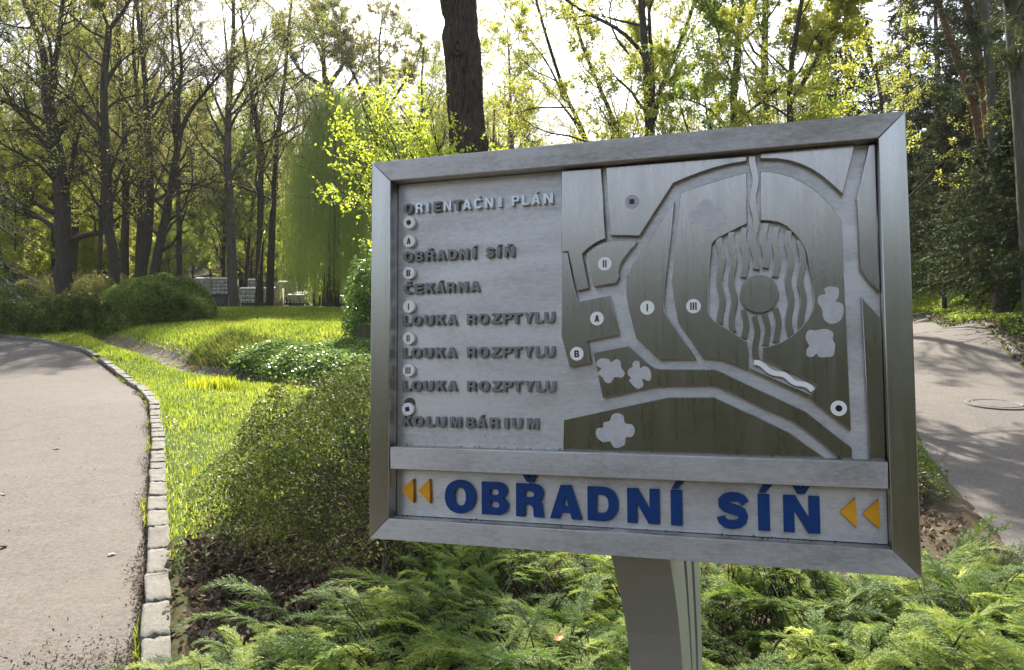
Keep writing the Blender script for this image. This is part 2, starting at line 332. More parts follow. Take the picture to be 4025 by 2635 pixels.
def kerbs():
    rng = np.random.default_rng(5)
    pool = [stone_mesh(rng, 1, .145, .22) for _ in range(8)]
    for L, side, s0, s1, wd, step in ((KERB, 1, 2.5, 26.5, .10, (.34, .66)), (REDG, 1, 10, 27.5, .09, (.5, .95))):
        p = L[:, :]; seg = np.concatenate([[0], np.cumsum(np.linalg.norm(np.diff(p, axis=0), axis=1))])
        # arc length range by y
        sa = np.interp(s0, p[:, 1], seg) if L is KERB else np.interp(s0, p[:, 1], seg); sb = np.interp(s1, p[:, 1], seg)
        s = sa; k = 0
        while s < sb:
            ycur = np.interp(s, seg, p[:, 1]); ln = (step[0] + (step[1] - step[0]) * rng.random()) * (.45 if L is KERB and 7 < ycur < 11.5 else 1)
            if L is KERB and 17.2 < np.interp(s, seg, p[:, 1]) < 17.9: s += ln; continue
            c = np.array([np.interp(s + ln / 2, seg, p[:, 0]), np.interp(s + ln / 2, seg, p[:, 1])])
            t2 = np.array([np.interp(s + ln, seg, p[:, 0]), np.interp(s + ln, seg, p[:, 1])]) - np.array([np.interp(s, seg, p[:, 0]), np.interp(s, seg, p[:, 1])])
            an = math.atan2(t2[1], t2[0]); nn = np.array([t2[1], -t2[0]]) / np.linalg.norm(t2)
            if L is KERB: c = c + nn * .07
            z0 = Tf(c[0], c[1]); zs = (Tf(*(c + t2 / 2)) - Tf(*(c - t2 / 2))) / np.linalg.norm(t2)
            o = bpy.data.objects.new('kerb_stone', pool[rng.integers(8)]); COL.objects.link(o)
            o.location = (c[0], c[1], z0 - .086 + rng.normal() * .005 + (0 if L is KERB else -.02)); o.rotation_euler = (rng.normal() * .03, -math.atan(zs) + rng.normal() * .02, an + rng.normal() * .014)
            o.scale = (ln * 1.0, (.90 + .16 * rng.random()), 1)
            if L is KERB: tag(o, 'rough pale granite block in the kerb row along the lawn side of the left path', 'kerb stone', 'granite kerb stones along the left path')
            else: tag(o, 'flat weathered edging stone between the right road and the leafy bank', 'kerb stone', 'edging stones along the right road')
            s += ln
kerbs()

# ------------------------------------------------------------------ the sign
TH = rad(17.86737885243889); SO = np.array([0.20507622350368124, 1.5568871526015353, 1.6499880938571796])
su = np.array([math.cos(TH), -math.sin(TH), 0]); sy = np.array([math.sin(TH), math.cos(TH), 0]); sz = np.array([0, 0, 1.])
ZB = {1: (1420, 560, 2.2916), 2: (1420, 1180, 2.2916), 3: (2150, 420, 2.2913), 4: (2850, 420, 2.2913), 5: (2150, 1080, 1.9975), 6: (2850, 1080, 1.9975), 7: (1420, 1740, 2.1062), 8: (2500, 1740, 2.0169)}
def sp(k, x, y, off):                # measured point of the relief -> metres on the sign's face
    b = ZB[k]; d = ray(b[0] + x / b[2], b[1] + y / b[2]); P0 = SO + sy * off
    t = ((P0 - CAM) @ sy) / (d @ sy); Q = CAM + d * t - SO
    return (Q @ su, Q @ sz)
BASEZ = SO[2]
sign = empty('information_sign', (float(SO[0] + su[0] * .05 + sy[0] * .45), float(SO[1] + su[1] * .05 + sy[1] * .45), Tf(SO[0], SO[1] + .45)), -TH)
tag(sign, 'brushed steel map board with blue words OBŘADNÍ SÍŇ on a curved post', 'sign')
SOFF = np.array([-.05, -.45, SO[2] - sign.location[2]])   # local position of the face centre
M['sh'] = steel('steel_brushed_across', True, dirt=.35, base=(.80, .78, .765))
M['shf'] = steel('steel_frame_across', True, dirt=.55, rough=.42, base=(.72, .70, .675))
M['sv'] = steel('steel_brushed_down', False, dirt=.15, rough=.20, base=(.45, .42, .40))
M['svf'] = steel('steel_frame_down', False, dirt=.15, rough=.22, base=(.54, .52, .49))
M['sl'] = steel('steel_dull_letters', True, dirt=.3, rough=.5, base=(.30, .31, .30), aniso=0)
M['sb'] = steel('steel_bright_letters', False, dirt=.2, rough=.3, base=(.68, .7, .72), aniso=.3)
M['matte'] = flat('steel_blasted', (.55, .54, .55), .6, .4, .1, bump=.1, scale=60)
M['post'] = flat('post_satin_steel', (.43, .43, .40), .42, .45, .06, scale=5)
M['groove'] = flat('post_groove', (.10, .10, .11), .5, .6, .1)
M['blue'] = flat('blue_paint', (.001, .040, .185), .45, 0, .12, spec=.4, scale=40)
M['yellow'] = flat('amber_paint', (.80, .36, .01), .45, 0, .08, spec=.4)
M['white'] = flat('white_plastic', (.90, .89, .86), .4, 0, .05)
M['clear'] = flat('grey_sticker', (.42, .42, .43), .4, 0, .04)
M['black'] = flat('black_print', (.008, .008, .010), .4, 0, 0)
M['purple'] = flat('purple_print', (.028, .012, .085), .4, 0, 0)
M['dirt'] = flat('dry_dirt', (.03, .028, .02), .9, 0, .4, bump=.5, scale=80)
M['mossd'] = flat('grey_lichen', (.13, .12, .09), .95, 0, .6, bump=.8, scale=300)
def loc2(u, v, y): return (u + SOFF[0], y + SOFF[1], v + SOFF[2])
def relief(name, loops, y, th, mat, parent, bev=.0012, centre=True):
    """flat plate in the sign's plane: outline loops (u,v), front face at y, thickness th"""
    cu = bpy.data.curves.new(name, 'CURVE'); cu.dimensions = '2D'; cu.fill_mode = 'BOTH'
    bev = min(bev, th * .45); cu.extrude = th / 2 - bev; cu.bevel_depth = bev; cu.offset = -bev; cu.bevel_resolution = 1
    allp = np.array([p for l in loops for p in l]); c = allp.mean(0)
    for l in loops:
        s = cu.splines.new('POLY'); s.points.add(len(l) - 1)
        for q, (a, b) in zip(s.points, l): q.co = (a - c[0], b - c[1], 0, 1)
        s.use_cyclic_u = True
    to = bpy.data.objects.new('tmp', cu); me = bpy.data.meshes.new_from_object(to)
    bpy.data.objects.remove(to); bpy.data.curves.remove(cu); me.name = name
    co = np.zeros(len(me.vertices) * 3); me.vertices.foreach_get('co', co); co = co.reshape(-1, 3)
    # curve (x,y,z) -> sign (x, -z, y): rotation about X, keeps normals right
    co = np.stack([co[:, 0], -co[:, 2], co[:, 1]], 1); me.vertices.foreach_set('co', co.astype(np.float32).ravel()); me.update()
    o = link(name, me, parent, mat); p = loc2(c[0], c[1], y + th / 2)
    if parent is not sign: p = tuple(np.array(p) - np.array(parent.location))
    o.location = p; return o
def hexa(name, q, y0, y1, mat, bev=.0015):     # prism over quad q (u,v), from y0 (front) to y1
    return relief(name, [q], y0, y1 - y0, mat, sign, bev)
IU0, IU1, IV1, IV0 = -.5045, .5050, .3785, -.3785; OU, OV = .5517, .425; DEP = .039
g1 = .0006
hexa('frame_bar', [(-OU + g1, OV), (OU - g1, OV), (IU1 - g1, IV1), (IU0 + g1, IV1)], 0, .085, M['shf'])['label'] = 'top bar of the steel frame, mottled grey with a bright upper edge'
hexa('frame_bar', [(-OU + g1, -OV), (IU0 + g1, IV0), (IU1 - g1, IV0), (OU - g1, -OV)], 0, .085, M['shf'])['label'] = 'bottom bar of the steel frame, stained with green algae'
hexa('frame_bar', [(-OU, OV - g1), (IU0, IV1 - g1), (IU0, IV0 + g1), (-OU, -OV + g1)], 0, .085, M['svf'])['label'] = 'narrow left upright of the steel frame'
hexa('frame_bar', [(OU, OV - g1), (OU, -OV + g1), (IU1, IV0 + g1), (IU1, IV1 - g1)], 0, .085, M['svf'])['label'] = 'right upright of the steel frame, brown towards the foot'
hexa('crossbar', [(IU0 + .002, -.2215), (IU1 - .002, -.2215), (IU1 - .002, -.2710), (IU0 + .002, -.2710)], .0015, DEP - .001, M['shf'], .002)
hexa('back_panel', [(IU0 + .001, IV1 - .001), (IU1 - .001, IV1 - .001), (IU1 - .001, IV0 + .001), (IU0 + .001, IV0 + .001)], DEP, DEP + .02, M['sh'], .0005)
hexa('back_cover', [(-OU + .006, OV - .006), (OU - .006, OV - .006), (OU - .006, -OV + .006), (-OU + .006, -OV + .006)], .0855, .092, M['svf'])
# --- map plates
PF = .0255; PT = .0125
def arc3(a, b, c, n=8):              # smooth curve through three points (quadratic)
    a, b, c = map(np.array, (a, b, c)); t = np.linspace(0, 1, n)[:, None]; k = 2 * b - .5 * (a + c)
    return [tuple(x) for x in (1 - t) ** 2 * a + 2 * t * (1 - t) * k + t * t * c]
def q(k, *pts): return [sp(k, x, y, PF) for x, y in pts]
plates = {
 'upper left': q(3, (131, 578), (488, 555), (527, 1186)) + arc3(sp(3, 527, 1186, PF), sp(3, 410, 1245, PF), sp(3, 318, 1325, PF))[1:] + q(5, (328, 104), (237, 128)) + q(3, (189, 1303), (131, 1307)),
 'building A and B': q(3, (131, 1318), (185, 1313)) + q(5, (196, 20), (243, 213), (495, 165), (565, 470), (312, 522), (343, 692), (178, 727), (113, 480)),
 'with the purple square': q(3, (528, 548), (1798, 447), (1798, 488), (1640, 515), (1500, 550), (1380, 590), (1250, 640), (1137, 688), (832, 1163), (570, 1157), (545, 800)),
 'field II': q(3, (357, 1325), (400, 1285), (450, 1250), (510, 1225), (580, 1208), (650, 1202), (730, 1205), (810, 1215), (690, 1370), (662, 1415), (640, 1500)) + q(5, (570, 10), (540, 66), (366, 95)),
 'field I': q(3, (1148, 852), (1040, 1015), (900, 1240), (760, 1430), (715, 1530)) + q(5, (632, 20), (618, 70), (620, 150), (640, 260), (700, 500), (885, 668), (1172, 665), (1050, 480), (950, 335), (925, 290), (917, 230), (938, 10)),
 'field III': q(3, (1200, 780), (1340, 725), (1500, 675), (1650, 632), (1798, 590), (1804, 1052), (1650, 1125), (1560, 1172), (1510, 1205), (1487, 1240)) + q(5, (1276, 10), (1268, 290), (1280, 325), (1310, 362), (1580, 530), (1586, 755), (1480, 708), (1400, 680), (1340, 667), (1225, 660), (1195, 615), (1130, 520), (1040, 395), (1025, 350), (975, 55)),
 'right of the waves': q(4, (317, 582), (400, 585), (500, 600), (600, 632), (700, 680), (790, 738), (880, 815), (960, 900), (1048, 1022), (1056, 1150)) + q(6, (936, 60), (991, 1228), (735, 1030), (667, 980), (724, 865), (500, 760), (291, 662), (291, 572), (370, 555), (440, 530), (520, 485), (600, 415), (655, 345), (690, 270), (696, 200), (690, 100)) + q(4, (765, 1500), (735, 1330), (700, 1240), (640, 1160), (560, 1080), (480, 1040), (400, 1028), (320, 1022)),
 'long band with two trees': q(5, (356, 612), (640, 560), (715, 625), (780, 685), (840, 730), (885, 742), (1310, 745), (1400, 780), (1590, 868)) + q(6, (150, 850), (400, 965), (600, 1058), (650, 1085), (995, 1358), (998, 1455), (922, 1456), (620, 1210), (530, 1150), (300, 1050), (10, 915)) + q(5, (1450, 930), (1345, 885), (1290, 873), (900, 876), (800, 890), (690, 915), (438, 970)),
 'bottom field with a tree': q(5, (127, 1140), (540, 1050), (950, 963), (1312, 962), (1590, 1090)) + q(6, (200, 1090), (505, 1240), (560, 1275), (790, 1450), (400, 1440), (10, 1425)) + q(5, (700, 1403), (127, 1382)),
 'upper right wedge': q(4, (319, 420), (1170, 338), (1062, 790), (950, 688), (870, 620), (780, 562), (680, 515), (580, 485), (470, 468), (319, 466)),
 'tall strip at the upper right': q(4, (1293, 345), (1352, 336), (1382, 1500)) + q(6, (1213, 0), (1216, 138), (1120, 40)) + q(4, (1215, 1460), (1192, 860), (1183, 825)),
 'tall strip at the lower right': q(6, (1070, 172), (1215, 335), (1228, 360), (1262, 1462), (1142, 1464)),
 'thin ledge below the stream': q(6, (192, 728), (678, 940), (662, 972), (195, 752)),
}
PO = {}
for nm, l in plates.items():
    PO[nm] = relief('map_plate', [l], PF, PT, M['sv'], sign, .0012); PO[nm]['label'] = 'raised vertically brushed plate of the map, ' + nm
def cr(l, n=5):                      # closed Catmull-Rom
    p = np.array(l); o = []
    for i in range(len(p)):
        a, b, c, d = p[i - 1], p[i], p[(i + 1) % len(p)], p[(i + 2) % len(p)]
        for t in np.arange(n) / n: o.append(tuple(.5 * ((2 * b) + (c - a) * t + (2 * a - 5 * b + 4 * c - d) * t * t + (3 * b - a - 3 * c + d) * t ** 3)))
    return o
clouds = [
 (3, 'field III', [(1350, 930), (1360, 880), (1425, 832), (1490, 860), (1505, 912), (1560, 912), (1615, 980), (1605, 1050), (1550, 1060), (1535, 1105), (1500, 1127), (1460, 1105), (1400, 1108), (1385, 1040), (1300, 1050), (1278, 990), (1290, 940)]),
 (5, 'long band with two trees', [(390, 690), (420, 660), (480, 662), (505, 688), (540, 665), (575, 680), (585, 735), (612, 770), (590, 810), (535, 805), (500, 850), (460, 845), (430, 800), (392, 780), (428, 738), (395, 720)]),
 (5, 'long band with two trees', [(672, 700), (690, 678), (725, 685), (732, 735), (760, 720), (800, 735), (820, 800), (800, 835), (750, 820), (758, 870), (720, 897), (685, 880), (645, 830), (660, 815), (634, 780), (645, 740), (672, 725)]),
 (5, 'bottom field with a tree', [(385, 1230), (400, 1205), (440, 1200), (445, 1160), (490, 1150), (510, 1105), (550, 1087), (600, 1110), (612, 1165), (670, 1180), (690, 1230), (665, 1275), (620, 1280), (610, 1335), (550, 1362), (515, 1345), (495, 1310), (440, 1315), (390, 1275)]),
 (6, 'right of the waves', [(780, 110), (830, 93), (890, 110), (890, 180), (868, 208), (920, 230), (932, 290), (900, 365), (830, 388), (775, 350), (760, 270), (728, 220), (735, 170), (785, 150)]),
 (6, 'right of the waves', [(635, 470), (660, 435), (710, 440), (735, 432), (800, 428), (850, 460), (845, 510), (865, 550), (862, 590), (845, 640), (770, 650), (735, 645), (718, 620), (690, 645), (645, 640), (640, 590), (660, 560), (635, 510)])]
for k, host, l in clouds:
    relief('tree_symbol', [cr([sp(k, x, y, PF) for x, y in l])], PF - .0008, .0025, M['matte'], PO[host], .0003)
# --- wave strips and disc of the fountain
def band(pts, w):
    p = np.array(pts); t = nrm(np.gradient(p, axis=0)); n = np.stack([-t[:, 1], t[:, 0]], 1) * w / 2
    return [tuple(a) for a in p + n] + [tuple(a) for a in (p - n)[::-1]]
def wave(x, y0, y1, ph, amp=13, wl=362, wd=.0125, n=46, drift=0):
    yy = np.linspace(y0, y1, n); pts = [sp(4, x + drift * (v - y0) + amp * math.sin(2 * math.pi * (v - ph) / wl), v, PF) for v in yy]
    return band(pts, wd)
def z6to4(y): return (y / 1.9975 + 1080 - 420) * 2.2913
zc = lambda x: x / 1.9975 * 2.2913
WV = [(-44, 1172, z6to4(385), 0), (62, 1122, z6to4(448), 0), (172, 1085, 1535, 0), (458, 1078, 1530, 0), (578, 1112, z6to4(490), 0), (690, 1195, z6to4(430), 0), (355, 1046, 1450, 0)]
for x, a, b, dr in WV: relief('wave_strip', [wave(x, a, b, 1290, drift=.010)], PF + .003, PT - .004, M['sv'], sign, .0008)
relief('wave_strip', [wave(258, 440, 1462, 560, 15, 380, .0130, 80, drift=.012)], PF + .003, PT - .004, M['sv'], sign, .0008)['label'] = 'long wavy strip running from the top edge down to the round disc'
for x, a, b in ((150, 270, 498), (238, 322, 668), (320, 308, 555), (405, 258, 528)):
    relief('wave_strip', [wave(zc(x), z6to4(a), z6to4(b), z6to4(a) + 40, 13, 350, .0122, 26, drift=.03)], PF + .003, PT - .004, M['sv'], sign, .0008)
st = [sp(6, x, y, PF) for x, y in ((226, 690), (262, 693), (290, 708), (318, 732), (345, 758), (385, 776), (430, 780), (465, 786), (495, 808), (525, 838), (560, 856), (600, 858), (640, 868), (670, 888), (690, 914))]
stp = np.array(st); L = np.linspace(0, len(st) - 1, 45); stp = np.stack([np.interp(L, range(len(st)), stp[:, k]) for k in (0, 1)], 1)
relief('wave_strip', [band(stp, .0105)], PF + .002, PT - .003, M['white'], sign, .0008)['label'] = 'pale wavy strip of the stream at the lower end of the fountain'
def disc(k, x, y, r, off, n=40, y1=None):
    c = np.array(sp(k, x, y, off)); R = abs(sp(k, x + r, y, off)[0] - c[0]) if y1 is None else y1
    return [(c[0] + R * math.cos(a), c[1] + R * math.sin(a)) for a in np.arange(n) * 2 * math.pi / n], c, R
l, c, R0 = disc(6, 267, 150, 158, PF); relief('fountain_disc', [l], PF - .001, PT, M['sv'], sign, .0012)
# --- glyphs -------------------------------------------------------
def ell(cx, cy, rx_, ry_, a0, a1, n=14, p=2.0):
    o = []
    for a in np.linspace(rad(a0), rad(a1), n):
        ca, sa = math.cos(a), math.sin(a); e = 2 / p
        o.append((cx + rx_ * math.copysign(abs(ca) ** e, ca), cy + ry_ * math.copysign(abs(sa) ** e, sa)))
    return o
def closed(f): return f[:-1]
G = {}
G['I'] = (.30, [[(0, 0), (0, 1), (.30, 1), (.30, 0)]])
G['N'] = (.92, [[(0, 0), (0, 1), (.31, 1), (.64, .42), (.64, 1), (.92, 1), (.92, 0), (.61, 0), (.28, .58), (.28, 0)]])
G['A'] = (.98, [[(0, 0), (.33, 1), (.65, 1), (.98, 0), (.68, 0), (.63, .18), (.35, .18), (.30, 0)], [(.41, .38), (.49, .70), (.57, .38)]])
G['D'] = (.92, [[(0, 0), (0, 1)] + ell(.42, .5, .50, .5, 90, -90, 22, 2.3), [(.28, .23), (.28, .77)] + ell(.42, .5, .215, .27, 90, -90, 14, 2.3)])
G['O'] = (.98, [closed(ell(.49, .5, .49, .52, 0, 360, 45, 2.2)), closed(ell(.49, .5, .195, .29, 0, 360, 31, 2.3))])
G['B'] = (.86, [[(0, 0), (0, 1)] + ell(.50, .755, .32, .245, 90, -50, 14, 2.2) + ell(.50, .275, .36, .275, 58, -90, 16, 2.2), [(.28, .60), (.28, .79)] + ell(.44, .695, .12, .095, 90, -90, 9), [(.28, .21), (.28, .41)] + ell(.46, .31, .12, .10, 90, -90, 9)])
G['R'] = (.90, [[(0, 0), (0, 1)] + ell(.52, .72, .35, .28, 90, -52, 14, 2.2) + [(.80, .44), (.83, .38), (.84, .15), (.86, .05), (.90, 0), (.58, 0), (.56, .08), (.55, .26), (.51, .34), (.43, .37), (.28, .37), (.28, 0)], [(.28, .585), (.28, .78)] + ell(.45, .6825, .13, .0975, 90, -90, 9)])
G['P'] = (.85, [[(0, 0), (0, 1)] + ell(.50, .69, .35, .31, 90, -90, 18, 2.2) + [(.28, .38), (.28, 0)], [(.28, .59), (.28, .79)] + ell(.45, .69, .13, .10, 90, -90, 9)])
G['L'] = (.74, [[(0, 0), (0, 1), (.28, 1), (.28, .24), (.74, .24), (.74, 0)]])
G['E'] = (.78, [[(0, 0), (0, 1), (.76, 1), (.76, .77), (.28, .77), (.28, .62), (.70, .62), (.70, .40), (.28, .40), (.28, .23), (.78, .23), (.78, 0)]])
G['T'] = (.88, [[(.30, 0), (.30, .77), (0, .77), (0, 1), (.88, 1), (.88, .77), (.58, .77), (.58, 0)]])
G['K'] = (.94, [[(0, 0), (0, 1), (.28, 1), (.28, .63), (.56, 1), (.90, 1), (.58, .62), (.94, 0), (.60, 0), (.39, .40), (.28, .28), (.28, 0)]])
G['Z'] = (.86, [[(0, 0), (0, .22), (.48, .77), (.04, .77), (.04, 1), (.84, 1), (.84, .79), (.36, .23), (.86, .23), (.86, 0)]])
G['Y'] = (.94, [[(.33, 0), (.33, .38), (0, 1), (.32, 1), (.47, .64), (.62, 1), (.94, 1), (.61, .38), (.61, 0)]])
G['M'] = (1.10, [[(0, 0), (0, 1), (.38, 1), (.55, .42), (.72, 1), (1.10, 1), (1.10, 0), (.83, 0), (.83, .66), (.64, 0), (.46, 0), (.27, .66), (.27, 0)]])
G['U'] = (.90, [[(0, 1), (0, .38)] + ell(.45, .38, .45, .40, 180, 360, 20, 2.2) + [(.90, 1), (.62, 1), (.62, .38)] + ell(.45, .38, .17, .16, 360, 180, 12) + [(.28, 1)]])
G['C'] = (.94, [ell(.49, .5, .49, .52, 38, 322, 34, 2.2) + ell(.49, .5, .20, .29, 315, 45, 22, 2.2)])
def sgl():
    c = [(.80, .72), (.72, .83), (.58, .885), (.42, .89), (.26, .85), (.165, .755), (.17, .66), (.26, .585), (.42, .545), (.58, .51), (.70, .455), (.745, .35), (.72, .24), (.61, .145), (.44, .11), (.27, .125), (.15, .21), (.115, .32)]
    p = np.array(c); t = nrm(np.gradient(p, axis=0)); n = np.stack([-t[:, 1], t[:, 0]], 1); s = np.linspace(0, 1, len(p)); w = .118 + .022 * np.exp(-((s - .5) / .22) ** 2)
    return [tuple(a) for a in p + n * w[:, None]] + [tuple(a) for a in (p - n * w[:, None])[::-1]]
G['S'] = (.88, [sgl()])
CARON = [(.0, .30), (.17, .30), (.26, .16), (.35, .30), (.52, .30), (.36, 0), (.16, 0)]
ACUTE = [(0, 0), (.16, .30), (.42, .30), (.18, 0)]
def glyph(ch, x0, x1, v0, h):
    base = {'Č': 'C', 'Ř': 'R', 'Ň': 'N', 'Á': 'A', 'Í': 'I'}.get(ch, ch); w, ls = G[base]
    sx = (x1 - x0) / w; o = [[(x0 + a * sx, v0 + b * h) for a, b in l] for l in ls]; cxm = (x0 + x1) / 2
    if ch in 'ČŘŇ': o.append([(cxm + (a - .26) * h, v0 + h * 1.05 + b * h * .9) for a, b in CARON])
    if ch in 'ÁÍ': o.append([(cxm + (a - .13) * h, v0 + h * 1.05 + b * h * .9) for a, b in ACUTE])
    return o
# blue words
LF = .029; BH = .0695
blue = [('O', 7, 690, 7, 940), ('B', 7, 995, 7, 1214), ('Ř', 7, 1280, 7, 1513), ('A', 7, 1560, 7, 1824), ('D', 7, 1871, 7, 2126), ('N', 7, 2200, 8, 186), ('Í', 8, 274, 8, 366), ('S', 8, 638, 8, 890), ('Í', 8, 965, 8, 1061), ('Ň', 8, 1167, 8, 1459)]
for ch, k0, a, k1, b in blue:
    x0 = sp(k0, a, 500, LF)[0]; x1 = sp(k1, b, 560, LF)[0]; x0, x1 = min(x0, x1), max(x0, x1)
    relief('letter', glyph(ch, x0, x1, -.3635, BH), LF, .010, M['blue'], sign, .0006)['label'] = 'dark blue raised letter ' + ch
for k, pts, nm in ((7, ((332, 398), (425, 303), (430, 503)), 'first from the left'), (7, ((470, 400), (560, 305), (568, 508)), 'second from the left'), (8, ((1618, 550), (1740, 440), (1752, 675)), 'third from the left'), (8, ((1800, 565), (1925, 452), (1938, 690)), 'rightmost')):
    relief('arrow', [[sp(k, *p, LF) for p in pts]], LF, .010, M['yellow'], sign, .0005)['label'] = 'amber triangle pointing left, ' + nm
# small raised lettering of the legend
lines = [
 ('heading', 'ORIENTAČNIPLÁN', 1, [(382, 470), (488, 560), (585, 610), (648, 722), (740, 815), (828, 910), (912, 995), (1010, 1095), (1113, 1195), (1232, 1268), (1353, 1430), (1445, 1518), (1533, 1618), (1640, 1735)], (1, 1000, 600)),
 ('second line', 'OBŘADNÍSÍŇ', 1, [(378, 470), (482, 560), (575, 663), (675, 765), (778, 868), (880, 970), (997, 1030), (1115, 1203), (1220, 1254), (1288, 1382)], (1, 900, 1052)),
 ('third line', 'ČEKÁRNA', 1, [(380, 470), (478, 556), (572, 663), (665, 757), (768, 848), (868, 962), (975, 1073)], (1, 700, 1356)),
 ('fourth line', 'LOUKAROZPTYLU', 2, [(370, 445), (450, 548), (560, 653), (668, 760), (770, 866), (950, 1038), (1048, 1152), (1168, 1260), (1275, 1362), (1350, 1450), (1460, 1556), (1563, 1642), (1646, 1747)], (2, 800, 223)),
 ('fifth line', 'LOUKAROZPTYLU', 2, [(370, 443), (444, 545), (553, 645), (665, 755), (765, 862), (950, 1036), (1048, 1152), (1166, 1258), (1270, 1360), (1350, 1450), (1460, 1553), (1568, 1645), (1648, 1748)], (2, 800, 520)),
 ('sixth line', 'LOUKAROZPTYLU', 2, [(368, 445), (446, 548), (555, 650), (672, 762), (770, 866), (950, 1038), (1053, 1158), (1174, 1264), (1276, 1364), (1362, 1456), (1466, 1562), (1576, 1656), (1656, 1756)], (2, 800, 822)),
 ('last line', 'KOLUMBÁRIUM', 2, [(370, 457), (460, 562), (582, 657), (668, 762), (795, 902), (940, 1028), (1035, 1132), (1153, 1247), (1283, 1325), (1353, 1452), (1490, 1602)], (2, 900, 1150))]
for nm, txt, k, xs, (kb, xb, yb) in lines:
    v0 = sp(kb, xb, yb, .030)[1]; h = .0232; sp_x = []; mats = {}
    loops = {}; gap = 0; wd_ = 0
    for ci, (ch, (a, b)) in enumerate(zip(txt, xs)):
        if ci and a - xs[ci - 1][1] > 50: wd_ += 1
        x0 = sp(k, a, yb if k == kb else 500, .030)[0]; x1 = sp(k, b, yb if k == kb else 500, .030)[0]
        bright = nm == 'heading' and ci not in (0, 3, 5)
        gl = glyph(ch, x0, x0 + (x1 - x0) * .93, v0, h)
        if len(gl) > len(G[{'Č': 'C', 'Ř': 'R', 'Ň': 'N', 'Á': 'A', 'Í': 'I'}.get(ch, ch)][1]): gl[-1] = [(a_, v0 + h * 1.03 + (b_ - v0 - h * 1.05) * .75) for a_, b_ in gl[-1]]
        key = (wd_, bright, ci if nm == 'heading' and not bright else -1); l_ = loops.setdefault(key, [[], '']); l_[0] += gl; l_[1] += ch
    for (w_, br, c_), (l, tx) in loops.items():
        o = relief('lettering', l, .030, .0092, M['sb'] if br else M['sl'], sign, .0006); o['label'] = ('bright steel letters ' if br else 'dull dark steel letters ') + tx + ', ' + nm + ' of the legend'
# round badges
def badge(k, x, y, r, off, th, sym, mat='white', host=None, note='', R=None):
    l, c, R1 = disc(k, x, y, r, off, 36, R)
    b = relief('badge', [l], off, th, M[mat], host or sign, .0006); b['label'] = note
    def sub(loops, m='black'):
        return relief('symbol', loops, off - .0006, .001, M[m], b_par, .0001)
    # symbols: nested one level deeper only when the badge is a part of the sign itself
    b_par = b
    w = R1
    if sym == 'dot': loops = [[(c[0] + w * .42 * math.cos(a), c[1] + w * .42 * math.sin(a)) for a in np.arange(24) * math.pi / 12]]; m = 'black'
    elif sym == 'sq': s = .36 * w; loops = [[(c[0] - s, c[1] - s), (c[0] + s, c[1] - s), (c[0] + s, c[1] + s), (c[0] - s, c[1] + s)]]; m = 'purple'
    elif sym == 'sqr':
        s = .50 * w; loops = [[(c[0] + s * math.cos(rad(a)), c[1] + s * math.sin(rad(a))) for a in (57, 147, 237, 327)]]; m = 'purple'
    elif sym in ('A', 'B'): h = w * .98; gw = h * .72; loops = glyph(sym, c[0] - gw / 2, c[0] + gw / 2, c[1] - h / 2, h); m = 'black'
    else:
        n = len(sym); bw = w * .19; gp = w * .34; h = w * .52; loops = []
        for i in range(n):
            xx = c[0] + (i - (n - 1) / 2) * gp; loops.append([(xx - bw / 2, c[1] - h), (xx + bw / 2, c[1] - h), (xx + bw / 2, c[1] + h), (xx - bw / 2, c[1] + h)])
        m = 'black'
    al = np.array([p for l_ in loops for p in l_]).mean(0)
    o = relief('symbol', loops, off - .0006, .0010, M[m], sign, .0001)
    # re-parent under the badge keeping its place
    o.parent = b; o.location = Vector(o.location) - Vector(b.location)
    return b
BR = .0125
for k, x, y, s, nt_ in ((1, 428, 722, 'dot', 'white badge with a black dot in the legend'), (1, 428, 890, 'A', 'white badge A above the second legend line'), (1, 425, 1178, 'B', 'white badge B above the third legend line'), (1, 425, 1480, 'I', 'white badge I in the legend'), (2, 423, 345, 'II', 'white badge II in the legend'), (2, 421, 635, 'III', 'white badge III in the legend'), (2, 415, 983, 'sqr', 'white badge with a tilted purple square in the legend')):
    badge(k, x, y, 55, .027, .0115, s, R=.0142, note=nt_)
l, c, _ = disc(2, 430, 930, 55, .034, 36, .0125); relief('lichen_patch', [l], .0352, .0035, M['mossd'], sign, .0003)
for k, x, y, r, s, mt, nt_ in ((3, 765, 855, 62, 'sq', 'clear', 'pale grey round sticker with a purple square on the map'), (3, 520, 1415, 62, 'II', 'white', 'white sticker II on the map'), (5, 392, 345, 54, 'A', 'white', 'white sticker A on the map'), (5, 234, 622, 54, 'B', 'white', 'white sticker B on the map'), (5, 787, 260, 57, 'I', 'white', 'white sticker I on the map'), (5, 1150, 248, 59, 'III', 'white', 'white sticker III on the map'), (6, 893, 1050, 64, 'dot', 'white', 'white sticker with a black dot on the map')):
    badge(k, x, y, r, PF - .0010, .0011, s, mt, note=nt_, R=.0145)
# debris caught on the ledges
def specks():
    rng = np.random.default_rng(9); ge = Geo()
    for (u0, u1, v, y0, n) in ((IU0 + .02, IU1 - .01, IV0 + .0015, .012, 70), (-.49, .0, -.2205, .02, 40), (0, .45, -.2205, .022, 40)):
        C = np.stack([rng.uniform(u0, u1, n) + SOFF[0], SOFF[1] + rng.uniform(y0, .036, n), np.full(n, v + SOFF[2] + .0012)], 1)
        V, F, Tt = quads(rng, C, .0035, .35, 1.5); ge.add(V, F, Tt)
    n = 60; C = np.stack([rng.uniform(-.47, -.16, n) + SOFF[0], np.full(n, SOFF[1] + DEP - .0012), rng.choice([-.185, -.19, -.2, .22], n) + rng.normal(size=n) * .012 + SOFF[2]], 1)
    V, F, Tt = quads(rng, C, .0016, .4, 0); ge.add(V, F, Tt)
    o = link('debris', ge.mesh('debris'), sign, M['dirt']); o['kind'] = 'stuff'
specks()
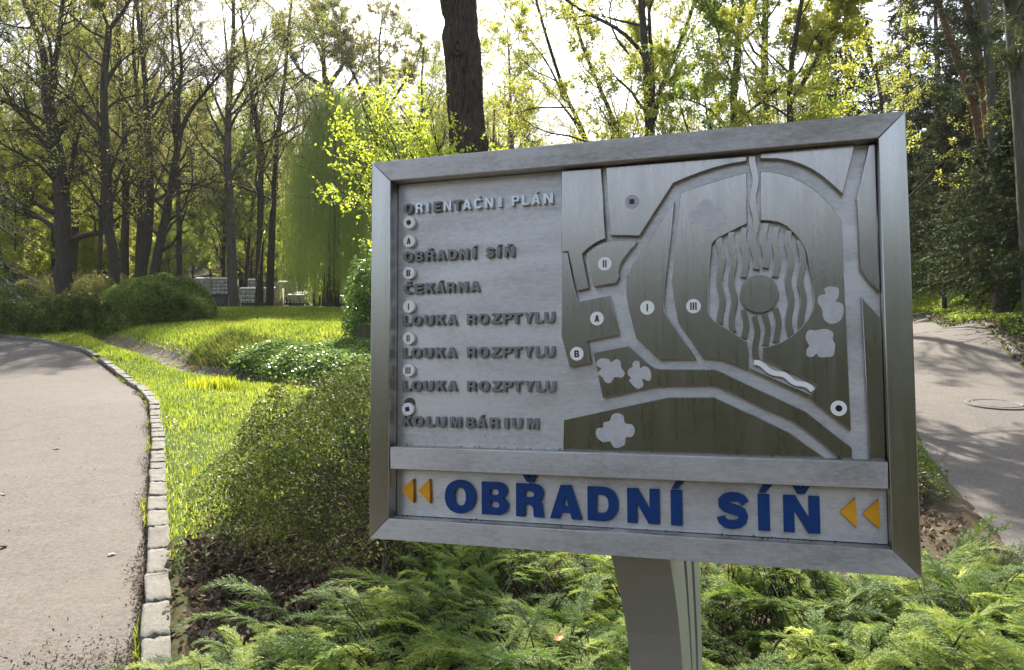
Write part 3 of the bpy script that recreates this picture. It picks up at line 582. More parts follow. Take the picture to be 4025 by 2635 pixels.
# --- post: curved bracket with layered side plates
def post():
    xl, xr = -.013, .1052
    fr = [(.020, -.4262), (.094, -.4955), (.160, -.5720), (.216, -.6560), (.250, -.7350), (.275, -.82), (.295, -.95), (.305, -1.1), (.31, -1.3), (.31, -1.75)]
    fr = [tuple(a) for a in resample([(a, b, 0) for a, b in fr], [1, 1], 26)[0][:, :2]]
    def curve(s, e): return [(s + (e - s) * min(1, max(0, (-.5 - b) / .32)) ** .8, b) for a, b in fr]
    bot = -1.72
    def slab(name, front, back, x0, x1, mat, label=None):
        prof = front + back[::-1]; P = np.array(prof); n = len(P)
        V = np.concatenate([np.c_[np.full(n, x0), P[:, 0], P[:, 1]], np.c_[np.full(n, x1), P[:, 0], P[:, 1]]]) + SOFF
        import bmesh
        bm = bmesh.new(); vs_ = [bm.verts.new(v) for v in V]
        bm.faces.new(vs_[:n]); bm.faces.new(vs_[n:][::-1])
        for i in range(n): j = (i + 1) % n; bm.faces.new((vs_[j], vs_[i], vs_[n + i], vs_[n + j]))
        bmesh.ops.recalc_face_normals(bm, faces=bm.faces[:]); me = bpy.data.meshes.new(name); bm.to_mesh(me); bm.free()
        o = link(name, me, sign, mat)
        if label: o['label'] = label
        return o
    c1 = curve(.306, .467); c2 = curve(.373, .506); c3 = curve(.497, .617); c4 = curve(.579, .692); c5 = curve(.763, .841)
    slab('post', fr, c1, xl, xr, M['post'], 'smooth grey front of the curved post')
    slab('post_groove', [(a + .0006, b - .0005) for a, b in c1], c2, xl, xr - .02, M['groove'])
    slab('post_plate', [(a + .0006, b - .0005) for a, b in c2], c3, xl, xr - .001, M['post'])
    slab('post_groove', [(a + .0006, b - .0005) for a, b in c3], c4, xl, xr - .02, M['groove'])
    slab('post_plate', [(a + .0006, b - .0005) for a, b in c4], c5, xl, xr - .002, M['post'])
post()

# ================================================================== vegetation
M['bark'] = barkmat('bark_dark', (.030, .025, .020), (.10, .085, .068), 6, .7, (.05, .055, .025))
M['bark2'] = barkmat('bark_grey', (.05, .045, .038), (.15, .135, .115), 6, .6, (.07, .08, .035))
M['barkbig'] = barkmat('bark_ridged', (.030, .025, .019), (.13, .105, .08), 9, 1.0, (.07, .06, .035))
M['pine'] = barkmat('bark_pine', (.10, .05, .03), (.28, .15, .085), 5, .6)
M['twig'] = flat('twig_bark', (.075, .062, .048), .9, 0, .4, spec=.1)
M['lf_spring'] = leafmat('leaf_spring', (.19, .21, .045), (.32, .34, .07), (.46, .45, .12), .6)
M['lf_lime'] = leafmat('leaf_lime', (.21, .28, .03), (.32, .38, .045), (.45, .48, .08), .60, 1.8)
M['lf_gold'] = leafmat('leaf_gold', (.19, .22, .035), (.32, .34, .055), (.46, .43, .09), .55)
M['lf_green'] = leafmat('leaf_green', (.09, .14, .025), (.18, .24, .04), (.30, .34, .07), .55)
M['lf_willow'] = leafmat('leaf_willow', (.36, .42, .15), (.48, .54, .2), (.6, .65, .3), .66, 1.6)
M['lf_olive'] = leafmat('leaf_olive', (.16, .15, .06), (.26, .24, .08), (.36, .34, .12), .5)
M['lf_dark'] = leafmat('leaf_evergreen', (.013, .024, .010), (.034, .052, .016), (.11, .13, .035), .26, 1.4, .6, .12)
M['lf_blue'] = leafmat('needle_spruce', (.02, .035, .03), (.04, .06, .045), (.09, .11, .08), .2, 1.2, .7, .1)
M['lf_bush'] = leafmat('leaf_bush', (.03, .05, .014), (.095, .125, .028), (.30, .32, .07), .38, 1.5, .5, .25, 2.6)
M['lf_ivy'] = leafmat('leaf_ivy', (.06, .11, .03), (.12, .20, .05), (.26, .34, .09), .4, 1.5, .36, .55, 1)
M['lf_jun'] = leafmat('juniper_scale', (.030, .068, .020), (.15, .225, .045), (.50, .54, .13), .38, 1.7, .5, .28, 2.2)
M['lf_mound'] = leafmat('leaf_mound', (.04, .075, .016), (.13, .18, .04), (.33, .37, .10), .42, 1.7, .5, .15, .8)
M['grass'] = leafmat('grass_blade', (.11, .17, .022), (.22, .28, .04), (.42, .42, .09), .5, 1.6, .6, .15, .45)
M['brown'] = leafmat('dead_leaf', (.035, .024, .017), (.11, .078, .055), (.32, .25, .19), .2, 1.2, .8, .2)
M['shoot'] = leafmat('young_shoot', (.24, .30, .02), (.34, .38, .03), (.45, .45, .05), .5)

def tree_parts(root, rng, trunks, nlimb=9, limb_t=(.3, .98), leafmat_='lf_spring', nleaf=16000, lsize=.045, bark='bark', lv=(6, 5, 4), limb=(30, 65), lf=(.42, .5, .5, .5), up=.10,
               leaf_t=.15, jit=.05, limbs_extra=(), spread_tint=True, sub_t=.25, wob=.16, rmin=.006, kbig=10, upb=.3, ratio=.5, clump=None):
    """trunks: list of (points(n,3), radii). Local coordinates of root."""
    g = Geo(); lim = []
    for p, r in trunks:
        P, R = resample(p, r, 16); P[1:-1] += rng.normal(size=(14, 3)) * R[1:-1, None] * .09
        V, F = tubes(P[None], R[None], kbig); g.add(V, F)
        Q, QR = children(rng, P[None], R[None], nlimb, limb_t[0], limb_t[1], limb[0], limb[1], lf[0], 9, wob, up, .42, .22, rmin * 2, .45)
        lim.append((Q, QR))
    for p, r in limbs_extra:
        P, R = resample(p, r, 9); lim.append((P[None], R[None]))
    Q = np.concatenate([a for a, _ in lim]); QR = np.concatenate([b for _, b in lim])
    V, F = tubes(Q, QR, 6); g.add(V, F)
    tr = link('trunk', g.mesh('trunk', True), root, M[bark])
    A, AR = children(rng, Q, QR, lv[0], sub_t, 1, 25, 65, lf[1], 7, wob * 1.1, up * .8, .5, .3, rmin, .4)
    B, BRr = children(rng, A, AR, lv[1], .2, 1, 25, 65, lf[2], 5, wob * 1.2, up * .5, .55, .4, rmin * .8, .3)
    Cc, CRr = children(rng, B, BRr, lv[2], .15, 1, 25, 60, lf[3], 4, wob * 1.2, up * .3, .6, .5, rmin * .6, .3)
    g = Geo()
    for a, b, k in ((A, AR, 4), (B, BRr, 3), (Cc, CRr, 3)):
        V, F = tubes(a, b, k); g.add(V, F)
    link('branches', g.mesh('branches', True), root, M[bark])
    if nleaf:
        n1 = int(nleaf * .7); p1, d1 = along(rng, Cc, n1, leaf_t, jit); p2, d2 = along(rng, B, nleaf - n1, .3, jit)
        P = np.concatenate([p1, p2]); tn = rng.random(len(P))
        V, F, Tt = quads(rng, P, lsize, ratio, upb, tn)
        link('foliage', mesh('foliage', V, F, Tt), root, M[leafmat_])
    return tr
def traced_tree(name, label, cat, seed, d, stems, limbs=(), group=None, **kw):
    """stems: [(pixel points, [px width base, top])] measured on the photograph at distance d"""
    rng = np.random.default_rng(seed)
    b = PX(*stems[0][0][0], d); z0 = Tf(b[0], b[1])
    root = empty(name, (b[0], b[1], z0)); tag(root, label, cat, group)
    conv = []
    for si, (pts, wd) in enumerate(stems):
        P = []; dy = rng.normal() * .15
        for k, (x, y) in enumerate(pts):
            dd = d + (0 if k == 0 else dy * k * .6)
            P.append(PX(x, y, dd) - np.array(root.location))
        if si == 0 or stems[si][0][0][1] > 500: P[0][2] = min(P[0][2], -.1)
        conv.append((P, [w_ * DS * d / FOC / 2 for w_ in wd]))
    ex = []
    for pts, wd in limbs:
        s = rng.choice([-1, 1]) * .05 * d / 10
        ex.append(([PX(x, y, d + s * k * 3) - np.array(root.location) for k, (x, y) in enumerate(pts)], [w_ * DS * d / FOC / 2 for w_ in wd]))
    tree_parts(root, rng, conv, limbs_extra=ex, **kw); return root

# ---- the big trunk right behind the sign
def big_trunk():
    d = 10.0; s = 1.9473
    Lft = [(1612, 0), (1620, 60), (1650, 130), (1655, 200), (1638, 290), (1650, 370), (1660, 480), (1668, 640), (1672, 800), (1682, 950), (1690, 1170)]
    Rgt = [(1893, 0), (1898, 150), (1905, 290), (1920, 360), (1922, 470), (1935, 600), (1945, 720), (1948, 850), (1958, 950), (1965, 1040), (1984, 1110), (1985, 1170)]
    f = lambda l: [(900 + x / s) / DS for x, y in l]; yy = lambda l: [y / s / DS for x, y in l]
    ys = np.linspace(0, 345, 90); lx_ = np.interp(ys, yy(Lft), f(Lft)); rx_ = np.interp(ys, yy(Rgt), f(Rgt))
    pts = [PX((a + b) / 2, y, d) for a, b, y in zip(lx_, rx_, ys)]; rr = [(b - a) / 2 * DS * d / FOC for a, b in zip(lx_, rx_)]
    pts = pts[::-1]; rr = rr[::-1]
    z0 = Tf(pts[0][0], d); base = np.array([pts[0][0] + .04, d, z0])
    low = [(base + (pts[0] - base) * t, rr[0] * (1 + .75 * (1 - t) ** 4 + .12 * (1 - t))) for t in np.linspace(0, .97, 30)]
    top = pts[-1]; hi = [(top + np.array([-.02 * k, .03 * k, .35 * k]), rr[-1] * (1 - .035 * k)) for k in range(1, 17)]
    P = np.array([a for a, _ in low] + pts + [a for a, _ in hi]); R = np.array([b for _, b in low] + rr + [b for _, b in hi])
    root = empty('tree', (base[0], base[1], z0)); tag(root, 'thick straight trunk with ridged bark and a dark knot rising behind the sign', 'tree')
    k = 96; V, F = tubes((P - base)[None], R[None], k)
    n = len(P); Vc = V.reshape(n, k, 3); C = (P - base)[:, None]; dirv = nrm(Vc - C); ang = np.arange(k) * 2 * np.pi / k; zz = P[:, 2][:, None]
    rng = np.random.default_rng(4)
    rid = sum(np.abs(np.sin(ang * f_ * .5 + ph + 1.1 * np.sin(zz * w_ + ph * 2))) * a_ for f_, ph, w_, a_ in ((26, .3, 2.1, .010), (38, 1.7, 3.3, .009), (17, 4.2, 1.3, .008), (61, 2.2, 5.1, .005)))
    rid = rid + np.sin(zz * 3.1 + ang * 2) * .008 + np.sin(zz * 7.7 + ang * 5) * .004 + rng.normal(size=(n, k)) * .003
    V = (Vc + dirv * (rid - .014)[..., None]).reshape(-1, 3)
    tr = link('trunk', mesh('trunk', V, F, smooth=True), root, M['barkbig'])
    # knot: swollen ring around a dark hollow
    kp = PX((900 + 1762 / s) / DS, 425 / s / DS, d); ax = P[np.argmin(np.abs(P[:, 2] - kp[2]))]
    c = np.array([kp[0], ax[1] - np.interp(kp[2], P[:, 2], R) - .0, kp[2]]) - base
    th = np.linspace(0, 2 * np.pi, 17)[:-1]; g = Geo()
    for rr_, dep, w_ in ((.075, .0, .03), (.045, -.018, .02)):
        ring = np.stack([c[0] + rr_ * .7 * np.cos(th) + rng.normal(size=16) * .004, np.full(16, c[1] - dep - .01), c[2] + rr_ * np.sin(th) * 1.3 + rng.normal(size=16) * .006], 1)
        ring = np.concatenate([ring, ring[:2]]); V_, F_ = tubes(ring[None], np.full((1, 18), w_), 8); g.add(V_, F_)
    kn = link('knot', g.mesh('knot', True), root, M['barkbig'])
    hole = disc_mesh('hollow', c + np.array([0, -.034, 0]), .022, .034); hole.materials.append(M['black']); ho = link('hollow', hole, kn)
    # crown above the frame: throws dappled shade
    tp = [(P[-1] - base, R[-1])]
    trunks = [([P[-1] - base, P[-1] - base + np.array([.3, -.2, 2.5]), P[-1] - base + np.array([.2, .2, 5.5])], [R[-1], .05])]
    rg = np.random.default_rng(14); g = Geo()
    Pm, Rm = resample(*trunks[0], 10); V_, F_ = tubes(Pm[None], Rm[None], 10); g.add(V_, F_)
    upP = (P - base)[-14:]; upR = R[-14:]
    Q, QR = children(rg, upP[None], upR[None], 7, .15, .95, 45, 80, 1.05, 10, .14, .22, .40, .3, .03, .2)
    Q2, QR2 = children(rg, Pm[None], Rm[None], 9, .1, .95, 40, 75, .75, 10, .14, .15, .5, .3, .02, .3)
    Q = np.concatenate([Q, Q2]); QR = np.concatenate([QR, QR2]); V_, F_ = tubes(Q, QR, 6); g.add(V_, F_)
    A, AR = children(rg, Q, QR, 7, .3, 1, 30, 65, .5, 6, .16, .08, .5, .3, .01, .3)
    B, B2 = children(rg, A, AR, 6, .2, 1, 30, 65, .5, 5, .18, .05, .5, .4, .005, .3)
    for a, b in ((A, AR), (B, B2)): V_, F_ = tubes(a, b, 4); g.add(V_, F_)
    link('limbs', g.mesh('limbs', True), root, M['bark'])
    p_, _ = along(rg, B, 9000, .1, .06); V_, F_, T_ = quads(rg, p_, .04, .5, .4); link('foliage', mesh('foliage', V_, F_, T_), root, M['lf_gold'])
def disc_mesh(name, c, rx_, rz_, n=20):
    a = np.arange(n) * 2 * np.pi / n; V = np.stack([c[0] + rx_ * np.cos(a), np.full(n, c[1]), c[2] + rz_ * np.sin(a)], 1)
    return mesh(name, V, np.arange(n)[None])
big_trunk()

# ---- the row of trees on the left
LB = dict(bark='bark', lsize=.034, nleaf=11000, nlimb=13, lv=(8, 7, 4), rmin=.0075)
traced_tree('tree', 'stout dark tree at the left with a low fork and long arching side limbs', 'tree', 21, 27.5, [
    ([(153, 672), (148, 560), (143, 470), (140, 400), (128, 330), (116, 270), (113, 225), (110, 205)], [44, 27]),
    ([(113, 225), (105, 165), (100, 110), (80, 60), (60, 20), (40, -50), (30, -140)], [19, 6]),
    ([(114, 225), (128, 150), (135, 100), (142, 40), (150, -40), (152, -120)], [17, 5])],
    [([(140, 440), (100, 385), (60, 362), (20, 350), (-40, 300)], [10, 3]), ([(128, 300), (80, 265), (40, 245), (-10, 235), (-60, 200)], [9, 3]), ([(150, 430), (190, 392), (230, 420), (265, 470)], [6, 2]),
     ([(125, 250), (90, 200), (50, 160), (10, 130)], [7, 2]), ([(135, 245), (165, 225), (175, 160), (190, 110)], [7, 2])], leafmat_='lf_spring', **LB)
traced_tree('tree', 'slender winding tree second from the left, splitting high near the top edge', 'tree', 22, 27, [
    ([(276, 662), (264, 600), (252, 540), (248, 470), (252, 400), (243, 330), (240, 250), (240, 180), (246, 120), (254, 60)], [26, 14]),
    ([(252, 70), (285, 30), (320, -30), (340, -90)], [10, 4]), ([(254, 68), (235, 20), (225, -40)], [8, 3])],
    [([(240, 290), (205, 215), (170, 150), (150, 90)], [7, 2]), ([(252, 440), (215, 375), (190, 350), (150, 300)], [7, 2]), ([(250, 470), (285, 440), (305, 400), (300, 360)], [6, 2])], leafmat_='lf_spring', **LB)
traced_tree('tree', 'leaning tree with a bent foot, third from the left above the dome shaped shrub', 'tree', 23, 30, [
    ([(318, 648), (338, 590), (350, 520), (352, 430), (345, 330), (340, 240), (335, 160), (325, 80), (318, 0), (305, -80)], [24, 6])],
    [([(345, 330), (310, 260), (270, 200), (240, 150)], [8, 2]), ([(343, 300), (380, 230), (420, 180), (450, 130)], [8, 2])], leafmat_='lf_olive', **dict(LB, nleaf=5000))
traced_tree('tree', 'dark tree leaning right, crossing its neighbour behind the dome shaped shrub', 'tree', 24, 29, [
    ([(345, 650), (365, 600), (382, 520), (398, 440), (412, 350), (420, 300)], [25, 15]), ([(418, 305), (440, 260), (480, 210), (520, 165), (560, 120)], [11, 3]), ([(417, 310), (412, 240), (425, 150), (410, 60), (415, -40)], [11, 4])],
    [([(400, 430), (450, 425), (500, 440), (545, 470)], [7, 2])], leafmat_='lf_olive', **dict(LB, nleaf=5000))
traced_tree('tree', 'tall pale barked tree standing before the niche walls, its crown broad and bare', 'tree', 25, 36, [
    ([(548, 722), (540, 640), (533, 540), (530, 430), (528, 330), (532, 230), (540, 150), (545, 60), (540, -60)], [25, 7])],
    [([(530, 300), (500, 230), (470, 160), (440, 90)], [8, 2]), ([(532, 260), (570, 200), (600, 130), (620, 60)], [8, 2]), ([(530, 480), (490, 430), (450, 410), (430, 420)], [6, 2])], leafmat_='lf_spring', **dict(LB, bark='bark2'))
traced_tree('tree', 'left one of the twin trunks in front of the middle niche wall', 'tree', 26, 37, [
    ([(602, 720), (602, 600), (606, 480), (610, 380), (600, 300), (585, 220), (570, 120), (560, 20)], [19, 5])],
    [([(610, 380), (640, 310), (660, 260), (690, 200)], [7, 2])], leafmat_='lf_spring', **LB)
traced_tree('tree', 'right one of the twin trunks in front of the middle niche wall', 'tree', 27, 38, [
    ([(626, 720), (628, 600), (636, 480), (640, 380), (650, 280), (662, 180), (672, 60), (680, -20)], [19, 5])], (), leafmat_='lf_green', **LB)
traced_tree('tree', 'thin upright tree between the crossing pair and the pale barked tree', 'tree', 28, 34, [
    ([(418, 648), (417, 560), (415, 460), (412, 380), (405, 250), (400, 100), (398, 0)], [15, 4])], (), leafmat_='lf_olive', **dict(LB, nleaf=4000))
traced_tree('tree', 'thin dark tree just left of the slender winding tree', 'tree', 29, 33, [
    ([(232, 650), (233, 560), (240, 470), (236, 380), (225, 280), (228, 150)], [12, 4])], (), leafmat_='lf_spring', **LB)
traced_tree('tree', 'old tree with a dark twisting crown rising above the weeping willow', 'tree', 30, 44, [
    ([(742, 700), (748, 560), (750, 420), (755, 300), (760, 200)], [30, 19]), ([(758, 210), (752, 150), (750, 80), (745, 10)], [14, 4]), ([(760, 205), (800, 150), (790, 90), (760, 40)], [12, 4]), ([(757, 205), (700, 170), (670, 120), (650, 70)], [12, 3])],
    (), leafmat_='lf_olive', **dict(LB, nlimb=14, nleaf=24000, lsize=.06, wob=.2, lf=(.55, .5, .5, .5)))
traced_tree('tree', 'dark forked tree between the willow and the thick trunk', 'tree', 31, 42, [
    ([(872, 700), (872, 500), (870, 340), (866, 290)], [22, 12]), ([(868, 300), (850, 230), (810, 150), (800, 90)], [9, 3]), ([(868, 300), (910, 240), (960, 160), (980, 100)], [9, 3]), ([(868, 300), (885, 200), (880, 100), (890, 30)], [9, 3])],
    (), leafmat_='lf_olive', **dict(LB, nlimb=12, nleaf=22000, lsize=.06, wob=.2, lf=(.5, .5, .5, .5)))
traced_tree('tree', 'slim tree with thin green foliage just left of the thick trunk', 'tree', 32, 38, [
    ([(985, 700), (985, 450), (983, 300), (978, 200), (985, 110)], [13, 4])], (), leafmat_='lf_green', **dict(LB, nlimb=12, nleaf=9000))
rng = np.random.default_rng(60); b = np.array([-12.5, 15.5]); root = empty('tree', (b[0], b[1], Tf(*b))); tag(root, 'tall bare tree left of the path, outside the photo, its high limbs shading the path', 'tree')
tree_parts(root, rng, [([np.array([0, 0, -.2]), np.array([.2, 0, 5]), np.array([.6, -.2, 10]), np.array([1.2, 0, 17])], [.30, .24, .18, .05])], nlimb=10, limb_t=(.55, .95), lv=(7, 5, 4), nleaf=14000, lsize=.05,
  limbs_extra=[([np.array([.6, 0, 9.2]), np.array([3, -.5, 11.5]), np.array([6, -1, 12.6]), np.array([9.5, -1.5, 13])], [.14, .03]), ([np.array([.6, 0, 10.2]), np.array([3, -2, 12.5]), np.array([6, -3, 14.2]), np.array([8.5, -4, 14.6])], [.13, .03]), ([np.array([.7, 0, 11.2]), np.array([3, 1, 14]), np.array([6, 2, 16]), np.array([9, 2.5, 16.5])], [.12, .03])], leafmat_='lf_spring')
# ---- trees above the sign, on the right
RB = dict(bark='bark', lsize=.030, nleaf=14000, nlimb=8, rmin=.004, jit=.04)
traced_tree('tree', 'dark tree of several close stems rising above the middle of the sign', 'tree', 41, 17, [
    ([(1508, 640), (1508, 420), (1508, 300), (1505, 200), (1497, 100), (1490, -20), (1480, -120)], [28, 14]), ([(1510, 330), (1530, 220), (1560, 150), (1590, 80), (1616, 0), (1640, -80)], [14, 8]), ([(1516, 360), (1518, 200), (1513, 100), (1505, -20)], [13, 8])],
    [([(1497, 130), (1450, 70), (1390, 45), (1330, 15), (1290, -20)], [11, 5])], leafmat_='lf_gold', **dict(RB, nleaf=26000))
traced_tree('tree', 'thin left leaning tree with yellow young leaves over the left half of the map', 'tree', 42, 20, [
    ([(1420, 640), (1378, 340), (1350, 290), (1320, 250), (1300, 180), (1280, 120), (1262, 60), (1240, -20)], [18, 6])],
    [([(1312, 235), (1280, 150), (1230, 90), (1180, 40), (1150, -10)], [6, 2]), ([(1320, 250), (1240, 250), (1180, 270)], [5, 1])], leafmat_='lf_gold', **dict(RB, nleaf=18000))
traced_tree('tree', 'second left leaning tree, between the thin yellow one and the many stemmed one', 'tree', 43, 19, [
    ([(1490, 640), (1450, 320), (1420, 260), (1400, 230), (1375, 160), (1350, 100), (1330, 40), (1320, -20)], [16, 7])], (), leafmat_='lf_gold', **dict(RB, nleaf=15000))
traced_tree('tree', 'spreading dark tree above the upper right of the sign with rising fan of limbs', 'tree', 44, 15, [
    ([(1690, 640), (1700, 420), (1703, 290), (1706, 200), (1712, 120), (1722, 40), (1730, -60)], [26, 12])],
    [([(1700, 310), (1660, 260), (1620, 235), (1560, 225)], [9, 3]), ([(1702, 300), (1760, 240), (1820, 200), (1880, 150)], [9, 3]), ([(1702, 300), (1780, 260), (1850, 255), (1930, 225)], [7, 2]), ([(1710, 80), (1680, 50), (1640, 0)], [8, 4]), ([(1722, 100), (1790, 40), (1830, -30)], [8, 3])], leafmat_='lf_green', **dict(RB, nleaf=24000))
traced_tree('tree', 'leafy tree with dense gold green foliage at the top right above the sign corner', 'tree', 45, 13, [
    ([(1850, 640), (1840, 360), (1830, 200), (1850, 80), (1870, -40)], [22, 9]), ([(1835, 240), (1900, 140), (1930, 40), (1950, -40)], [12, 5])], (), leafmat_='lf_gold', **dict(RB, nleaf=34000, nlimb=12))
traced_tree('tree', 'crooked thin tree right of the sign corner against bright sky', 'tree', 46, 21, [
    ([(2050, 640), (2055, 420), (2052, 345), (2040, 290), (2060, 230), (2040, 170), (2010, 110), (1990, 40), (1975, -40)], [13, 6])], (), leafmat_='lf_spring', **dict(RB, nleaf=9000))
traced_tree('tree', 'straight dark tree partly hidden behind the dense gold green one', 'tree', 47, 26, [
    ([(1790, 640), (1785, 300), (1775, 150), (1780, 0), (1780, -60)], [24, 14])], (), leafmat_='lf_green', **dict(RB, nleaf=12000))

# ---- lime green shrub left of and behind the sign
def lime():
    rng = np.random.default_rng(51); d = 7.2; b = np.array([-.35, d, Tf(-.35, d)]); root = empty('leafy_shrub', b); tag(root, 'tall shrub with glowing lime green young leaves beside the upper left of the sign', 'shrub')
    tg_ = [(765, 420), (790, 330), (770, 270), (830, 215), (880, 250), (900, 300), (930, 260), (960, 300), (1000, 290), (1020, 330), (820, 400), (850, 450), (870, 500), (880, 300), (950, 350), (1000, 380), (840, 350), (900, 400), (860, 290), (980, 330), (1160, 350), (1180, 365), (840, 240), (920, 235), (1000, 250), (950, 270), (810, 370)]
    trunks = []
    for x, y in tg_:
        e = PX(x, y, d + rng.uniform(-.5, .6)) - b; m = e * np.array([.45, .5, .72]) + rng.normal(size=3) * .12
        trunks.append(([np.zeros(3) + rng.normal(size=3) * [.08, .08, 0], m, e], [.018, .004]))
    g = Geo(); Q = [];
    for p, r in trunks: P, R = resample(p, r, 12); Q.append((P, R))
    P = np.array([a for a, _ in Q]); R = np.array([b_ for _, b_ in Q]); V, F = tubes(P, R, 6); g.add(V, F)
    link('stems', g.mesh('stems', True), root, M['bark']); g = Geo()
    A, AR = children(rng, P, R, 12, .45, 1, 25, 60, .16, 6, .15, .05, .5, .4, .002, .2); B, B2 = children(rng, A, AR, 4, .2, 1, 25, 60, .5, 4, .15, .05, .6, .5, .0015, .2)
    for a, b_ in ((A, AR), (B, B2)): V, F = tubes(a, b_, 3); g.add(V, F)
    link('branches', g.mesh('branches'), root, M['bark'])
    p1, _ = along(rng, B, 9000, .1, .012); p2, _ = along(rng, A, 4500, .2, .012); V, F, Tt = quads(rng, np.concatenate([p1, p2]), .0165, .6, .5); link('foliage', mesh('foliage', V, F, Tt), root, M['lf_lime'])
lime()

# ---- weeping willow
def willow():
    rng = np.random.default_rng(61); d = 37; b = PX(770, 705, d); b[2] = Tf(b[0], b[1]); root = empty('weeping_willow', b); tag(root, 'weeping willow with curtains of pale green hanging strands beyond the lawn', 'tree')
    T0 = ([np.zeros(3), np.array([.1, 0, 4.5]), np.array([0, .1, 9.0])], [.42, .24]); P, R = resample(*T0, 12); g = Geo(); V, F = tubes(P[None], R[None], 10); g.add(V, F)
    ends = []
    for k in range(90):
        x = rng.choice([rng.uniform(675, 880), rng.uniform(880, 1010)], p=[.72, .28]); top = np.interp(x, [670, 700, 740, 790, 850, 900, 950, 1010], [330, 260, 205, 195, 225, 255, 260, 300]) + rng.uniform(0, 1) ** 1.7 * 170
        e = PX(x, top, d + rng.uniform(-2.0, 1.6)) - b; ends.append(([P[6 + rng.integers(5)], np.array([e[0] * .55, e[1] * .55, e[2] + .1]), e + np.array([0, 0, .05])], [.07, .015]))
    Q = [resample(p, r, 10) for p, r in ends]; Pq = np.array([a for a, _ in Q]); Rq = np.array([c for _, c in Q]); V, F = tubes(Pq, Rq, 5); g.add(V, F); link('trunk', g.mesh('trunk', True), root, M['bark'])
    # hanging strands
    N_ = 3000; m = rng.integers(0, len(Pq), N_); t = .8 + .19 * rng.random(N_); i = (t * 8.99).astype(int); s0 = Pq[m, i] + rng.normal(size=(N_, 3)) * [.42, .42, .2]
    L = np.minimum(s0[:, 2] - rng.uniform(.1, 1.6, N_), rng.uniform(3.5, 12, N_)); L = np.maximum(L, .5); n = 8; u = np.linspace(0, 1, n)
    out_ = nrm(s0 * [1, 1, 0]) * .5; S_ = s0[:, None] + out_[:, None] * (np.sin(u * 1.5)[:, None]) * rng.random((N_, 1, 1)) + np.stack([np.zeros(n), np.zeros(n), -u + .06 * np.sin(u * 3)], 1)[None] * L[:, None, None] + np.cumsum(rng.normal(size=(N_, n, 3)) * [.03, .03, 0], 1)
    g = Geo(); V, F = tubes(S_, np.full((N_, n), .006), 3); g.add(V, F); link('strands', g.mesh('strands'), root, M['lf_willow'])
    p, dd = along(rng, S_, 52000, .02, .015); V, F, Tt = quads(rng, p, .075, .2, 0, dirs=np.array([0, 0, -2.2]), spread=.8); link('foliage', mesh('foliage', V, F, Tt), root, M['lf_willow'])
willow()

# ---- forest behind: a few kinds of trees, many individuals
def add_copy(root, loc, rz, s, label, group=None):
    r = root.copy(); COL.objects.link(r); r.location = loc; r.rotation_euler = (0, 0, rz); r.scale = (s, s, s)
    r['label'] = label
    if group: r['group'] = group
    for ch in list(root.children):
        c = ch.copy(); COL.objects.link(c); c.parent = r
    return r
def proto(seed, h, r, **kw):
    rng = np.random.default_rng(seed); root = empty('tree', (0, 0, 0))
    x = np.cumsum(rng.normal(size=(6, 2)) * .12, 0) * (np.arange(6)[:, None] / 5) * h / 12
    pts = [np.array([x[k, 0], x[k, 1], h * k / 5 - (.3 if k == 0 else 0)]) for k in range(6)]
    tree_parts(root, rng, [(pts, [r, r * .8, r * .5, r * .12])], **kw); return root
protos = {
 'bare': [proto(101 + k, 17, .20, nlimb=24, limb_t=(.25, .98), lv=(8, 5, 3), lf=(.32, .45, .5, .5), nleaf=20000, lsize=.042, leafmat_=['lf_spring', 'lf_olive', 'lf_spring'][k], kbig=8, rmin=.008) for k in range(3)],
 'leafy': [proto(111 + k, 13, .15, nlimb=24, limb_t=(.15, .97), lv=(8, 4, 3), lf=(.34, .45, .5, .5), nleaf=50000, lsize=.05, leafmat_=['lf_spring', 'lf_green', 'lf_gold'][k], kbig=8, rmin=.008) for k in range(3)],
 'young': [proto(121 + k, 5.5, .045, nlimb=18, limb_t=(.08, .97), lv=(6, 4, 3), lf=(.42, .45, .5, .5), nleaf=16000, lsize=.05, leafmat_=['lf_spring', 'lf_lime'][k], kbig=6, rmin=.005, limb=(35, 80)) for k in range(2)]}
used = set()
LAB = {'bare': ('tall thinly leaved tree standing deep in the wood beyond the lawn', 'tall bare trees deep in the wood'), 'leafy': ('tree in fresh leaf standing deep in the wood beyond the lawn', 'leafy trees deep in the wood'), 'young': ('young green sapling filling the understorey of the wood', 'saplings in the understorey')}
def plant(kind, k, x, y, s, rz):
    p = protos[kind][k]; key = (kind, k); loc = (x, y, Tf(x, y) - .05)
    if key not in used:
        used.add(key); p.location = loc; p.rotation_euler = (0, 0, rz); p.scale = (s, s, s); tag(p, LAB[kind][0], 'sapling' if kind == 'young' else 'tree', LAB[kind][1]); p.name = 'sapling' if kind == 'young' else 'tree'
    else: add_copy(p, loc, rz, s, LAB[kind][0])
rng = np.random.default_rng(77)
def scatter(kind, n, y0, y1, x0f, x1f, s0, s1, ks, avoid=None):
    k = 0
    while k < n:
        y = y0 + (y1 - y0) * rng.random() ** .8; x = y * rng.uniform(x0f, x1f)
        if avoid and avoid(x, y): continue
        plant(kind, ks[rng.integers(len(ks))], x, y, rng.uniform(s0, s1), rng.uniform(0, 6.3)); k += 1
nolawn = lambda x, y: (y < 46 and x > -.47 * y and x < .1 * y)
scatter('bare', 105, 34, 110, -.80, .02, .85, 1.2, [0, 1, 2], nolawn)
scatter('leafy', 36, 44, 120, -.80, -.20, .75, 1.05, [0, 1], nolawn)
scatter('young', 75, 32, 90, -.78, -.16, .7, 1.5, [0, 0, 1], nolawn)
scatter('bare', 12, 48, 90, -.12, .15, .7, .9, [1], nolawn)
